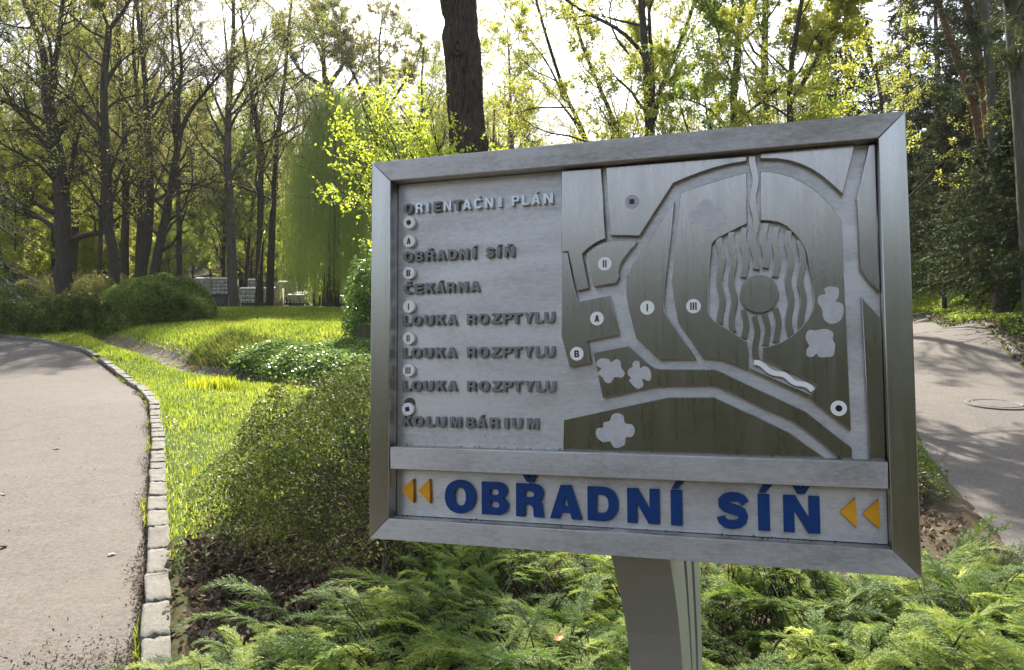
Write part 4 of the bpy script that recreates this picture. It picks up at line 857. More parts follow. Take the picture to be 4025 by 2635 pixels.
scatter('leafy', 9, 30, 60, -.05, .22, .6, .8, [2, 1], nolawn)
scatter('bare', 18, 34, 80, .15, .80, .8, 1.1, [0, 1, 2])
scatter('leafy', 14, 36, 80, .15, .75, .6, .9, [2, 1, 0])
scatter('young', 22, 24, 60, .05, .44, .7, 1.3, [0, 1], lambda x, y: y < 42 and lx(y) - 1 < x < rx(y) + .5)

# ---- conifers
def conifer(name, label, seed, x, y, h, rad0, mat='lf_dark', n1=70, crownstart=.06, droop=-.12, nleaf=26000, group=None, lsz=.05, dens=1.0, lean=0, top=.12, trunk_r=None, lratio=.3):
    rng = np.random.default_rng(seed); root = empty(name, (x, y, Tf(x, y) - .05)); tag(root, label, 'conifer', group)
    tr = trunk_r or h * .014; P, R = resample([np.zeros(3), np.array([lean * .4, 0, h * .5]), np.array([lean, 0, h])], [tr, tr * .7, tr * .15], 14)
    g = Geo(); V, F = tubes(P[None], R[None], 9); g.add(V, F); link('trunk', g.mesh('trunk', True), root, M['bark'])
    t = crownstart + (1 - crownstart) * (np.arange(n1) + rng.random(n1)) / n1; base = np.stack([np.interp(t, np.linspace(0, 1, 14), P[:, k]) for k in range(3)], 1)
    az = rng.uniform(0, 2 * np.pi, n1); prof = np.interp(t, [0, .25, .6, 1], [.85, 1, .72, top]); L = rad0 * prof * rng.uniform(.7, 1.25, n1)
    dr = np.stack([np.cos(az), np.sin(az), rng.normal(size=n1) * .12 + .12], 1); n = 8; u = np.linspace(0, 1, n)
    B = base[:, None] + dr[:, None] * (u * 1)[None, :, None] * L[:, None, None]; B[:, :, 2] += (droop * u ** 2)[None] * L[:, None] * 2.2; B[:, 1:] += np.cumsum(rng.normal(size=(n1, n - 1, 3)) * .04, 1)
    BRd = np.linspace(.022, .006, n)[None] * (L / rad0 + .3)[:, None]; A, AR = children(rng, B, BRd, 9, .12, 1, 30, 60, .42, 5, .10, droop * .5, .5, .4, .003, .35, flat=.7); Cc, CR_ = children(rng, A, AR, 5, .1, 1, 25, 55, .42, 4, .10, droop * .4, .5, .4, .002, .3, flat=.7)
    g = Geo(); V, F = tubes(B, BRd, 4); g.add(V, F); V, F = tubes(A, AR, 3); g.add(V, F); link('branches', g.mesh('branches'), root, M['bark'])
    p1, d1 = along(rng, Cc, int(nleaf * .75), .0, .012); p2, d2 = along(rng, A, nleaf - int(nleaf * .75), .1, .012)
    P_ = np.concatenate([p1, p2]); D_ = np.concatenate([d1, d2]); V, F, Tt = quads(rng, P_, lsz, lratio, .6, dirs=D_ * 1.2 + np.array([0, 0, -.15]), spread=.55); link('foliage', mesh('foliage', V, F, Tt), root, M[mat]); return root
def at(x, y, d): p = PX(x, y, d); return p[0], p[1]
YW = [(2240, 25.5, 6.3, 2.3, 'dark yew nearest the right edge of the sign, overhanging the road', -.12), (2290, 28, 7.4, 2.3, 'tall dark yew behind the black lamp post', -.1), (2340, 20.5, 5.0, 2.2, 'broad yew with olive green tips on the right bank', -.12), (2405, 17.3, 4.6, 1.9, 'dark yew cut off by the right edge of the photo', -.1), (2450, 20, 6.5, 2.0, 'tall yew at the far right behind the one at the edge', -.1), (2345, 25.5, 7.2, 2.2, 'big dark yew rising below the pine trunks', -.1), (2150, 32, 8.0, 2.5, 'dark yew at the back of the bend, touching the sign edge', -.1), (2215, 33, 9.0, 2.5, 'tall yew at the back right behind the lamp', -.1), (2400, 23, 7.5, 2.2, 'dense yew high on the bank at the right edge', -.1)]
for k, (px_, d, h, r_, lab, dr) in enumerate(YW):
    x, y = at(px_, 700, d); conifer('yew_tree', lab, 200 + k, x, y, h * 1.05, r_, n1=130, crownstart=[.34, .3, .3, .2, .1, .1, .12, .1, .1][k], droop=dr, nleaf=105000, lsz=.042, lratio=.22)
for k, (px_, d, h, r_, lab) in enumerate([(1985, 34, 15, 2.6, 'dark spruce behind the crooked thin tree'), (2130, 36, 17, 2.8, 'dark spruce at the back of the right road'), (2200, 42, 20, 3, 'tall spruce behind the reddish pine trunks'), (2300, 34, 18, 2.8, 'spruce filling the gap between the pines and the right edge'), (2400, 30, 17, 3, 'spruce at the far right edge of the wood'), (1940, 46, 16, 2.8, 'distant spruce above the dense gold green tree'), (1240, 40, 8.5, 2.2, 'low dark spruce above the left part of the sign')]):
    x, y = at(px_, 700, d); conifer('spruce_tree', lab, 220 + k, x, y, h, r_, n1=120, crownstart=.1, droop=-.16, nleaf=42000, lsz=.085)
x, y = at(-215, 700, 15); conifer('spruce_tree', 'drooping spruce whose branches enter at the upper left edge', 240, x, y, 12, 1.75, mat='lf_blue', n1=120, droop=-.24, crownstart=.2, nleaf=60000, lsz=.04)
def pine(label, seed, d, pts, wd, bark='pine'):
    rng = np.random.default_rng(seed); b = PX(*pts[0], d); z0 = Tf(b[0], b[1]); base = np.array([b[0], b[1], z0]); root = empty('pine_tree', base); tag(root, label, 'pine tree')
    P = [PX(a, c, d) - base for a, c in pts]; P[0][2] = -.1; P, R = resample(P, [w_ * DS * d / FOC / 2 for w_ in wd], 24); V, F = tubes(P[None], R[None], 12); link('trunk', mesh('trunk', V, F, smooth=True), root, M[bark])
    Q, QR = children(rng, P[None], R[None], 16, .55, 1, 50, 85, .16, 7, .12, .05, .2, .3, .012, .2); A, AR = children(rng, Q, QR, 6, .3, 1, 25, 60, .5, 4, .15, .05, .5, .4, .006, .2)
    g = Geo(); V, F = tubes(Q, QR, 5); g.add(V, F); V, F = tubes(A, AR, 3); g.add(V, F); link('branches', g.mesh('branches'), root, M['bark'])
    p, dd = along(rng, A, 9000, .3, .08); V, F, Tt = quads(rng, p, .08, .12, .3, dirs=dd, spread=.9); link('foliage', mesh('foliage', V, F, Tt), root, M['lf_dark'])
pine('reddish pine trunk leaning left, leftmost of the bare pine trunks', 251, 22, [(2320, 700), (2275, 300), (2247, 188), (2217, 127), (2181, 6), (2150, -100)], [26, 17, 14])
pine('orange barked pine trunk, second from the left at the top right', 252, 21, [(2330, 700), (2292, 260), (2272, 146), (2246, 0), (2225, -120)], [26, 18, 15])
pine('straight grey brown pine trunk beside the orange barked one', 253, 20, [(2325, 700), (2306, 260), (2300, 150), (2287, 0), (2280, -120)], [30, 22, 18], 'bark2')
pine('thick pale grey pine trunk nearest the right edge', 254, 16, [(2400, 640), (2375, 300), (2362, 150), (2350, 0), (2340, -120)], [46, 36, 32], 'bark2')

# ================================================================== shrubs, junipers, ground cover
def dome_bush(name, label, cat, seed, x, y, rx_, ry_, rz_, nleaf, lsz, mat, twigs=220, tr=.006, shell=.35, group=None, sq=2.4, sideup=.0, zmin=.05, lumps=.18, twigmat='twig', toponly=0.):
    rng = np.random.default_rng(seed); z0 = Tf(x, y); root = empty(name, (x, y, z0)); tag(root, label, cat, group)
    ph = rng.random(8) * 6; fr = rng.integers(2, 7, 8)
    def rad_(az, el): return 1 + lumps * sum(np.sin(az * fr[k] + ph[k] + el * 3 * (k % 3)) for k in range(8)) / 4
    n = nleaf; az = rng.uniform(0, 2 * np.pi, n); el = np.arcsin(np.clip(rng.uniform(zmin, 1, n), 0, 1)); r = rad_(az, el) * (1 - shell * rng.random(n) ** 1.6)
    ce = np.cos(el) ** (2 / sq); se = np.sin(el) ** (2 / sq)
    P = np.stack([rx_ * np.cos(az) * ce * r, ry_ * np.sin(az) * ce * r, rz_ * se * r], 1)
    gz = T(P[:, 0] + x, P[:, 1] + y) - z0; P[:, 2] = P[:, 2] + gz
    keep = P[:, 2] > gz + .02
    cl = np.sin(P[:, 0] * 8.3 / min(1, rx_) + seed) * np.sin(P[:, 1] * 7.1 / min(1, ry_)) + np.sin(P[:, 2] * 9 + P[:, 0] * 5) * .7 + rng.normal(size=len(P)) * .35
    keep &= cl > (-.95 if toponly else -.55)
    if toponly: keep &= (P[:, 2] - gz > rz_ * np.where(P[:, 1] < -.2 * ry_, .06 + 1.05 * toponly * rng.random(n), toponly * rng.random(n) * 1.4))
    P = P[keep]
    V, F, Tt = quads(rng, P, lsz, .5, .6); link('foliage', mesh('foliage', V, F, Tt), root, M[mat])
    if twigs:
        az = rng.uniform(0, 2 * np.pi, twigs); el = np.arcsin(rng.uniform(.05, 1, twigs)); s = np.stack([rx_ * .45 * np.cos(az) * rng.random(twigs), ry_ * .45 * np.sin(az) * rng.random(twigs), np.zeros(twigs)], 1)
        e = np.stack([rx_ * np.cos(az) * np.cos(el), ry_ * np.sin(az) * np.cos(el), rz_ * np.sin(el)], 1) * rad_(az, el)[:, None] * .97; s[:, 2] = T(s[:, 0] + x, s[:, 1] + y) - z0; e[:, 2] += T(e[:, 0] + x, e[:, 1] + y) - z0
        k = 9; u = np.linspace(0, 1, k)[None, :, None]; m = (s + e) / 2; m[:, 2] = np.maximum(s[:, 2], e[:, 2]) * .9 + rz_ * .15
        Q = (1 - u) ** 2 * s[:, None] + 2 * u * (1 - u) * m[:, None] + u ** 2 * e[:, None] + np.cumsum(rng.normal(size=(twigs, k, 3)) * .012 * rx_, 1)
        R_ = np.linspace(tr, tr * .35, k)[None] * rng.uniform(.6, 1.4, (twigs, 1)); A, AR = children(rng, Q, R_, 4, .3, 1, 25, 70, .35, 5, .16, -.02, .6, .4, tr * .25, .3)
        g = Geo(); V, F = tubes(Q, R_, 5); g.add(V, F); V, F = tubes(A, AR, 3); g.add(V, F); link('branches', g.mesh('branches', True), root, M[twigmat])
    return root
M['twig_pale'] = flat('twig_pale', (.20, .16, .12), .85, 0, .35, spec=.2)
dome_bush('shrub', 'loose low shrub with small pale green leaves and bare arching stems beside the sign', 'shrub', 301, -.70, 5.85, 1.6, 1.8, 1.06, 190000, .013, 'lf_bush', 260, .007, .20, zmin=.10, lumps=.24, twigmat='twig_pale', toponly=.95, sq=3.0)
dome_bush('shrub', 'low continuation of the small leaved shrub reaching up to the stone ditch', 'shrub', 302, .3, 8.6, 2.1, 1.7, .72, 30000, .016, 'lf_bush', 90, .006, .25, lumps=.12, twigmat='twig_pale')
dome_bush('shrub', 'small half bare shrub at the edge of the right road beside the sign', 'shrub', 303, 3.38, 7.1, .52, .8, .42, 5000, .016, 'lf_bush', 150, .006, .4, zmin=.2, lumps=.25, twigmat='twig_pale')
dome_bush('shrub', 'small leaved shrub hidden mostly behind the right half of the sign', 'shrub', 304, 2.1, 7.2, 1.3, 1.3, .6, 16000, .017, 'lf_bush', 80, .006, .3, lumps=.15)
x, y = at(330, 760, 24.5); dome_bush('clipped_shrub', 'large smooth dark green dome shaped shrub at the far edge of the lawn', 'shrub', 310, x, y + .8, 2.1, 1.6, 1.5, 70000, .042, 'lf_mound', 0, shell=.2, sq=2.3, lumps=.10)
for k, (px_, d, a, b, c, lab, mt) in enumerate([(60, 25, 2.6, 1.4, 1.15, 'wide low shrub at the far left, behind the path edge', 'lf_bush'), (160, 24.6, 1.5, 1.2, 1.2, 'loose low shrub left of the dome shaped one', 'lf_bush'), (130, 29.5, 3.2, 1.4, 1.6, 'taller loose shrub behind the left shrubs', 'lf_olive'), (-50, 26, 2.6, 1.8, 1.6, 'shrub cut off by the left edge of the photo', 'lf_bush'), (235, 27, 1.6, 1.2, 1.5, 'shrub between the first trunks and the dome shaped one', 'lf_olive')]):
    x, y = at(px_, 740, d); dome_bush('shrub', lab, 'shrub', 320 + k, x, y, a, b, c, 26000, .036, mt, 60, .01, .25, lumps=.14)
x, y = at(852, 700, 17.2); dome_bush('evergreen_shrub', 'upright shrub with glossy leaves tucked beside the left upright of the sign', 'shrub', 330, x + .15, y, .65, .7, 2.05, 12000, .042, 'lf_ivy', 40, .012, .5, sq=2.2, lumps=.25)
# low plants in the shade right of the right road
for k, (px_, py_, d, a, c, lab) in enumerate([(2150, 640, 30, 1.6, 1.6, 'sunlit light green bush at the end of the right road'), (2290, 690, 24, 1.3, .28, 'low bright weeds on the bank behind the lamp post')]):
    x, y = at(px_, py_, d); dome_bush('shrub' if c > .6 else 'ground_plant', lab, 'shrub' if c > .6 else 'plant', 340 + k, x, y, a, a, c, 9000, .035, 'lf_green', 30, .006, .4)

# ---- junipers
def frond_proto(rng, L=.42):
    """one feathery spray: points of thin triangles, axis along +X, curling down at the tip"""
    tri = []; ax = lambda s: np.array([L * s, .0, .10 * L * math.sin(s * 2.2) - .26 * L * s * s * s])
    def strip(p, q, w):
        t = nrm(q - p); b = nrm(np.cross(t, np.array([0, 0, 1.]) + rng.normal(size=3) * .55) + 1e-6) * w / 2; tri.append((p - b, p + b, q))
    S_ = np.linspace(.04, .98, 26)
    for i in range(len(S_) - 1): strip(ax(S_[i]), ax(S_[i + 1] + .03), .006 * (1 - .6 * S_[i]))
    for i, s in enumerate(S_):
        for sd in (-1, 1):
            l2 = L * (.25 * (1 - s) ** .7 + .06) * rng.uniform(.75, 1.2) * min(1, s * 5 + .35); an = rad(rng.uniform(30, 48)); d = np.array([math.cos(an), sd * math.sin(an), rng.uniform(-.25, .5)]); d /= np.linalg.norm(d); p0 = ax(s)
            n2 = max(3, int(l2 / .0085)); prev = p0; dd = d.copy()
            for j in range(n2):
                dd = nrm(dd + np.array([.035, 0, -.05])); nx = prev + dd * l2 / n2; strip(prev, nx + dd * .002, .0034)
                for s3 in (-1, 1):
                    l3 = (.007 + .019 * (1 - j / n2)) * rng.uniform(.7, 1.25); a3 = rad(rng.uniform(28, 50)) * s3; e = np.array([dd[0] * math.cos(a3) - dd[1] * math.sin(a3), dd[0] * math.sin(a3) + dd[1] * math.cos(a3), dd[2] + rng.uniform(-.15, .35)])
                    strip(prev, prev + nrm(e) * l3, .0036)
                prev = nx
    return np.array(tri)
rngj = np.random.default_rng(400); FR = [frond_proto(rngj, l) for l in (.36, .42, .30)]
def juniper(label, seed, x, y, rx_, ry_, h, nf, az0, azs=1.2, elev=(5, 40), extra=()):
    rng = np.random.default_rng(seed); z0 = Tf(x, y); root = empty('juniper', (x, y, z0)); tag(root, label, 'juniper')
    Vs = []; Ts = []; stems = []
    items = []
    for k in range(int(nf * .36)):       # each shoot carries a fan of sprays
        a = rng.uniform(0, 2 * np.pi); r = math.sqrt(rng.random()); px_, py_ = rx_ * r * math.cos(a), ry_ * r * math.sin(a)
        zz = h * (1 - r ** 2.6) ** .7 * rng.uniform(.55, 1.0); zz = max(zz, .05)
        az = az0 + rng.normal() * azs * .5; el = rng.uniform(*elev) * (1 - .4 * r); big = rng.uniform(.65, 1.1)
        for j in range(6):
            f_ = rng.uniform(-.9, .9); bk = -.10 * j * .5 * big
            items.append((px_ + math.cos(az) * bk + rng.normal() * .02, py_ + math.sin(az) * bk + rng.normal() * .02, zz - .018 * j + (Tf(x + px_, y + py_) - z0), az + f_, rad(el - 9 * j * .5 - abs(f_) * 8 + rng.normal() * 5), big * rng.uniform(.55, 1.0) * (1 - .25 * abs(f_))))
    for (gx, gy, gz, az, el, sc) in extra: items.append((gx - x, gy - y, gz - z0, az, el, sc))
    for (px_, py_, zz, az, el, sc) in items:
        f = FR[rng.integers(3)] * sc; ro = rng.normal() * .35; c, s = math.cos(ro), math.sin(ro); f = np.stack([f[..., 0], f[..., 1] * c - f[..., 2] * s, f[..., 1] * s + f[..., 2] * c], -1)
        c, s = math.cos(el), math.sin(el); f = np.stack([f[..., 0] * c - f[..., 2] * s, f[..., 1], f[..., 0] * s + f[..., 2] * c], -1)
        c, s = math.cos(az), math.sin(az); f = np.stack([f[..., 0] * c - f[..., 1] * s, f[..., 0] * s + f[..., 1] * c, f[..., 2]], -1)
        Vs.append((f + np.array([px_, py_, zz])).reshape(-1, 3)); Ts.append(np.full(len(Vs[-1]), rng.random()))
        b = np.array([px_, py_, zz]); st = b - np.array([math.cos(az), math.sin(az), 0]) * .35 * sc; st[2] = b[2] - .20 * sc - .1; mid = (b + st) / 2 + np.array([0, 0, -.03])
        tipd = b + np.array([math.cos(az) * math.cos(el), math.sin(az) * math.cos(el), math.sin(el)]) * .16 * sc; stems.append(np.array([st, mid, b, tipd]))
    V = np.concatenate(Vs); link('foliage', mesh('foliage', V, np.arange(len(V)).reshape(-1, 3), np.concatenate(Ts)), root, M['lf_jun'])
    Sx = np.array(stems); V, F = tubes(Sx, np.tile([.0035, .003, .0025, .0015], (len(Sx), 1)), 4); link('branches', mesh('branches', V, F, smooth=True), root, M['bark'])
def jp(px_, py_, d): return tuple(PX(px_, py_, d))
W_ = math.pi
juniper('feathery juniper at the lower left by the kerb, sprays pointing left', 401, -1.0, 2.8, .55, .6, .40, 190, W_ * .92)
juniper('juniper in front of the dark shrub with one long pale spray reaching left', 402, -.35, 3.25, .75, .65, .50, 230, W_ * .95, extra=[(*jp(640, 1400, 3.6), W_ * .93, .25, 1.25), (*jp(700, 1440, 3.5), W_ * .95, .15, 1.1), (*jp(610, 1450, 3.4), W_ * 1.0, .1, .9)])
juniper('dense juniper left of the post, half in shade', 403, .25, 2.6, .75, .75, .58, 300, W_ * .8, 2.2)
juniper('shaded blue green juniper under the lower left corner of the sign', 404, -.05, 3.95, .7, .45, .50, 150, W_ * .85, 1.6)
juniper('bright juniper directly behind the post', 405, .95, 3.6, .9, .7, .62, 330, W_ * .6, 2.6)
juniper('sunlit juniper right of the post', 406, 1.35, 2.6, .75, .75, .55, 310, W_ * .35, 2.6)
juniper('broad sunlit juniper below the lower right corner of the sign', 407, 2.1, 3.3, .85, .8, .46, 310, W_ * .2, 2.4)
juniper('juniper at the lower right with a tall upright spray beside the road', 408, 2.55, 4.1, .7, .65, .30, 190, W_ * .1, 2.2, extra=[(*jp(2235, 1330, 4.6), .2, 1.05, 1.3), (*jp(2250, 1320, 4.6), .1, .85, 1.2), (*jp(2270, 1350, 4.5), 0, .45, 1.3), (*jp(2225, 1350, 4.6), .9, .9, 1.0)])
juniper('low juniper in the bottom left corner of the bed', 409, -.35, 2.2, .6, .45, .38, 150, W_ * .95)
juniper('low juniper at the right edge of the bed', 410, 2.3, 2.35, .6, .6, .35, 170, W_ * .1, 2.4)

# ---- grass
def inpoly_strip(x, y):               # grass grows between the kerb and the shrubs, and on the lawn beyond the ditch
    d = segdist(x, y, DITCH); right = np.interp(y, [3, 4.6, 5.6, 7, 9, 11], [-2.0, -2.2, -2.35, -1.9, -.8, 9])
    return (x > kx(y) + .14) & (x < right) & (d > .30)
def blades(name, P, rng, hgt, wd, mat, label, upright=.35):
    n = len(P); h = hgt * rng.uniform(.5, 1.35, n); a = rng.uniform(0, 2 * np.pi, n); b = np.stack([np.cos(a), np.sin(a), np.zeros(n)], 1) * (wd * rng.uniform(.6, 1.3, n))[:, None]
    ln = rng.normal(size=(n, 3)) * upright; ln[:, 2] = 0; tp = P + (ln * .6 + [0, 0, 1]) * h[:, None]; md = P + (ln * .2 + [0, 0, .5]) * h[:, None]
    V = np.stack([P - b, P + b, md + b * .8, tp, md - b * .8], 1).reshape(-1, 3); F = np.arange(5 * n).reshape(n, 5)
    o = link(name, mesh(name, V, F, np.repeat(rng.random(n), 5)), None, M[mat]); tag(o, label, 'grass', None, 'stuff'); return o
rng = np.random.default_rng(501)
n = 420000; y = 3.4 + 27 * rng.random(n) ** 1.15; x = rng.uniform(-1, 1, n) * (y * .75 + 1); ok = inpoly_strip(x, y) & (x < 1.0 + .05 * y) & (x > -.75 * y); x, y = x[ok], y[ok]
pat = np.sin(x * 3.1 + 1) * np.sin(y * 2.3) + np.sin(x * 7 + y * 5); keep = rng.random(len(x)) < np.where(y < 13, np.clip(.80 + .12 * pat, .3, 1), .9); x, y = x[keep], y[keep]
P = np.stack([x, y, T(x, y) - .01], 1); near = y < 9.5; kerbg = near
blades('grass', P[near], rng, .055, .0045, 'grass', 'short bright lawn grass between the left kerb and the shrub')
blades('lawn_grass', P[~near & (y < 17)], rng, .075, .008, 'grass', 'long sunlit grass on both sides of the stone ditch')
blades('far_lawn_grass', P[y >= 17], rng, .10, .016, 'grass', 'bright yellow green lawn below the niche walls')
n = 5000; s = rng.uniform(3.6, 20, n); x = kx(s) + rng.uniform(-.03, .02, n) * (1 + (np.sin(s * 3) > .3)); keep = (np.sin(s * 2.2) + np.sin(s * 5.1)) > .2; x, s = x[keep], s[keep]
blades('edge_grass', np.stack([x, s, T(x, s) - .05], 1), rng, .05, .004, 'grass', 'tufts of grass growing in the gap in front of the left kerb')
n = 26000; yy = rng.uniform(17, 31, n); xx = rx(yy) + .25 + rng.random(n) ** 1.5 * 5
blades('bank_grass', np.stack([xx, yy, T(xx, yy)], 1), rng, .09, .012, 'grass', 'patchy grass on the bank around the lamp post')
n = 420; c = PX(520, 872, 13.0); x = rng.normal(size=n) * .30; x = np.round(x / .14) * .14 + rng.normal(size=n) * .03; y = -x * .55 + rng.normal(size=n) * .12; x = x + c[0] - .1; y = y + c[1]
o = blades('daylily_shoots', np.stack([x, y, T(x, y)], 1), rng, .20, .013, 'shoot', 'row of yellow green broad young shoots along the near side of the ditch', .25); o['category'] = 'plants'
# ivy bank
def carpet(name, label, cat, P, rng, lsz, mat, ratio=.7, upb=1.0):
    V, F, Tt = quads(rng, P, lsz, ratio, upb); o = link(name, mesh(name, V, F, Tt), None, M[mat]); tag(o, label, cat, None, 'stuff'); return o
n = 95000; t = rng.random(n); dx = DITCH[:, 0]; u = rng.random(n) * (len(DITCH) - 4.7) + 3.7; i = u.astype(int); fr = (u - i)[:, None]; c = DITCH[i] * (1 - fr) + DITCH[np.minimum(i + 1, len(DITCH) - 1)] * fr
wdt = np.interp(u, [3.7, 5, 6, 7, 9], [.3, 1.4, 2.5, 3.2, 4.0]); off = .45 + rng.random(n) * wdt; Q = c + np.array([.25, 1.0]) * off[:, None] + rng.normal(size=(n, 2)) * .12
hh = .05 + .26 * rng.random(n) * np.clip(off / .4, .4, 1) * (1 + .3 * np.sin(Q[:, 0] * 4) * np.sin(Q[:, 1] * 3.3))
carpet('ivy', 'glossy ground cover leaves spilling over the bank above the ditch', 'ground cover', np.stack([Q[:, 0], Q[:, 1], T(Q[:, 0], Q[:, 1]) + hh], 1), rng, .032, 'lf_ivy')
n = 42000; yy = rng.uniform(12.5, 24, n); xx = rx(yy) + .2 + rng.random(n) ** 1.2 * 4; k_ = (np.sin(xx * 2.3) + np.sin(yy * 1.7 + xx)) > -.9; xx, yy = xx[k_], yy[k_]
carpet('bank_ivy', 'dark low ivy creeping over the shaded bank right of the road', 'ground cover', np.stack([xx, yy, T(xx, yy) + .03 + .08 * rng.random(len(xx))], 1), rng, .034, 'lf_mound')
# tangled dry sedge on the dark part of the bank
n = 9000; u = rng.random(n) * 2.6 + 2.6; i = u.astype(int); fr = (u - i)[:, None]; c = DITCH[i] * (1 - fr) + DITCH[i + 1] * fr; off = .4 + rng.random(n) ** 1.3 * 1.5; Q = c + np.array([.2, 1.0]) * off[:, None] + rng.normal(size=(n, 2)) * .1
blades('sedge', np.stack([Q[:, 0], Q[:, 1], T(Q[:, 0], Q[:, 1])], 1), rng, .15, .010, 'lf_bush', 'tangled brownish sedge hanging over the dark bank of the ditch', .9)
# daisies
n = 900; x = rng.normal(size=n) * 1; y = rng.uniform(5.5, 19, n); cl = rng.integers(0, 9, n); cx_ = np.array([-2.9, -3.6, -4.4, -5, -3.3, -6.5, -8, -2.6, -5.6]); cy_ = np.array([7.4, 8.6, 9.9, 12, 10.6, 13, 15, 9.3, 17.5]); x = cx_[cl] + rng.normal(size=n) * .35; y = cy_[cl] + rng.normal(size=n) * .5; ok = inpoly_strip(x, y); x, y = x[ok], y[ok]
P = np.stack([x, y, T(x, y) + .05], 1); g = Geo()
for k in range(3): V, F, Tt = quads(rng, P, .010, .8, 3); g.add(V, F, Tt)
o = link('daisies', g.mesh('daisies'), None, M['white']); tag(o, 'white daisies scattered in clusters through the near grass', 'flowers', None, 'stuff')
# dandelions, one by one
M['dand'] = flat('dandelion_yellow', (.85, .42, .01), .7, 0, .15)
def dandelions():
    rng = np.random.default_rng(510); g = Geo(); a = rng.uniform(0, 6.28, 60); r = np.sqrt(rng.random(60)) * .02
    V, F, T_ = quads(rng, np.stack([r * np.cos(a), r * np.sin(a), .008 - r * .3], 1), .009, .3, .6); g.add(V, F); fm = g.mesh('flower_head'); fm.materials.append(M['dand'])
    V, F = tubes(np.array([[[0, 0, -.11], [.004, 0, -.05], [0, 0, 0]]]), np.full((1, 3), .002), 4); sm_ = mesh('stalk', V, F); sm_.materials.append(M['lf_green'])
    sp_ = [(152, 783), (160, 786), (168, 781), (187, 789), (205, 790), (213, 791), (222, 788), (244, 794), (262, 799), (300, 806), (306, 812), (437, 856), (446, 858), (500, 872), (560, 892), (236, 800), (176, 792), (640, 900)]
    for k, (px_, py_) in enumerate(sp_):
        d = 22 - 8 * k / 18
        for dd in np.arange(9, 27, .15):
            p = PX(px_, py_, dd)
            if Tf(p[0], p[1]) + .12 > p[2]: d = dd; break
        p = PX(px_, py_, d); r_ = empty('dandelion', (p[0], p[1], Tf(p[0], p[1]) + .12)); s = 1.5 if d > 16 else 1.1; r_.scale = (s, s, s)
        tag(r_, 'yellow dandelion flower in the grass strip between the path and the ditch', 'dandelion', 'dandelions along the ditch')
        link('flower_head', fm, r_); link('stalk', sm_, r_)
dandelions()
# leaf litter
n = 9000; s = 3.3 + 16 * rng.random(n) ** 1.6; x = kx(s) - np.abs(rng.normal(size=n)) * (.05 + .02 * np.sin(s * 4)) + .02
P1 = np.stack([x, s, T(x, s) - .04 + rng.random(n) * .02], 1)
n = 2600; x = rng.normal(size=n) * .28 - 1.95; y = 3.5 + rng.normal(size=n) * .28; ok = x < kx(y) + .3; P2 = np.stack([x, y, T(x, y) - .035 + rng.random(n) * .02], 1)[ok]
carpet('path_litter', 'brown needles and leaf crumbs gathered along the left kerb', 'leaf litter', np.concatenate([P1, P2]), rng, .011, 'brown', .35, .8)
n = 9000; x = rng.uniform(-2.4, 3.4, n); y = rng.uniform(3.2, 8.2, n); ok = (x > kx(y) + .12) & (x < lx(y)); P3 = np.stack([x, y, T(x, y) + rng.random(n) * .03], 1)[ok]
n = 3000; y = rng.uniform(3.5, 5.6, n); x = kx(y) + .25 + rng.random(n) * .8; P4 = np.stack([x, y, T(x, y) + rng.random(n) * .03], 1)
carpet('leaf_litter', 'curled brown dead leaves on the soil under the shrub', 'leaf litter', np.concatenate([P3, P4]), rng, .026, 'brown', .6, .9)
n = 7000; y = rng.uniform(13, 26, n); x = rx(y) + rng.random(n) ** 1.3 * 3 - .1; carpet('bank_litter', 'brown and green litter on the shaded bank right of the road', 'leaf litter', np.stack([x, y, T(x, y) + .02], 1), rng, .035, 'brown', .6, 1)
n = 1500; y = rng.uniform(1.2, 22, n); x = rng.uniform(-12, -1, n); y2 = rng.uniform(3, 22, n); x2 = rng.uniform(2, 11, n); ok = x < kx(y) - .1; ok2 = (x2 > lx(y2) + .1) & (x2 < rx(y2) - .1)
carpet('road_crumbs', 'tiny pale bits of debris scattered over the asphalt', 'debris', np.concatenate([np.stack([x, y, T(x, y) - .038], 1)[ok], np.stack([x2, y2, T(x2, y2) - .038], 1)[ok2]]), rng, .008, 'brown', .5, 2)
def fallen():
    rng = np.random.default_rng(520)
    for k, (px_, py_, s, lab) in enumerate([(262, 1289, .035, 'curled pale dead leaf lying on the path near the kerb'), (8, 1274, .035, 'pale dead leaf on the path at the left edge'), (133, 1044, .045, 'pale twig like leaf lying across the path'), (10, 1150, .04, 'crumpled white grey leaf on the path at the left edge, upper one'), (320, 1148, .03, 'small white leaf on the path close to the kerb'), (1299, 1490, .028, 'orange dead leaf resting on the juniper left of the post'), (2200, 1096, .03, 'pale leaf on the right road beside the small shrub')]):
        for dd in np.arange(1.5, 20, .02):
            p = PX(px_, py_, dd); gz = Tf(p[0], p[1]) - .04 + (.52 if k == 5 else 0)
            if gz > p[2]: break
        u = np.linspace(-1, 1, 9); v = np.linspace(-1, 1, 5); U_, V_ = np.meshgrid(u, v, indexing='ij'); w_ = (1 - U_ ** 2) ** .6 * .55 * (1 + .25 * np.sin(U_ * 9)); X = np.stack([U_ * s, V_ * w_ * s, s * (.35 * V_ ** 2 * w_ + .25 * U_ ** 2 + .06 * np.sin(U_ * 7 + V_ * 3)) + .002], -1)
        i = np.arange(8)[:, None] * 5 + np.arange(4); F = np.stack([i, i + 1, i + 6, i + 5], -1).reshape(-1, 4); o = link('fallen_leaf', mesh('fallen_leaf', X.reshape(-1, 3), F, np.full(45, .95 if k != 5 else .6), True), None, M['orangeleaf' if k == 5 else 'paleleaf']); o.location = (p[0], p[1], gz); o.rotation_euler = (rng.normal() * .2, rng.normal() * .2, rng.uniform(0, 6)); tag(o, lab, 'dead leaf')
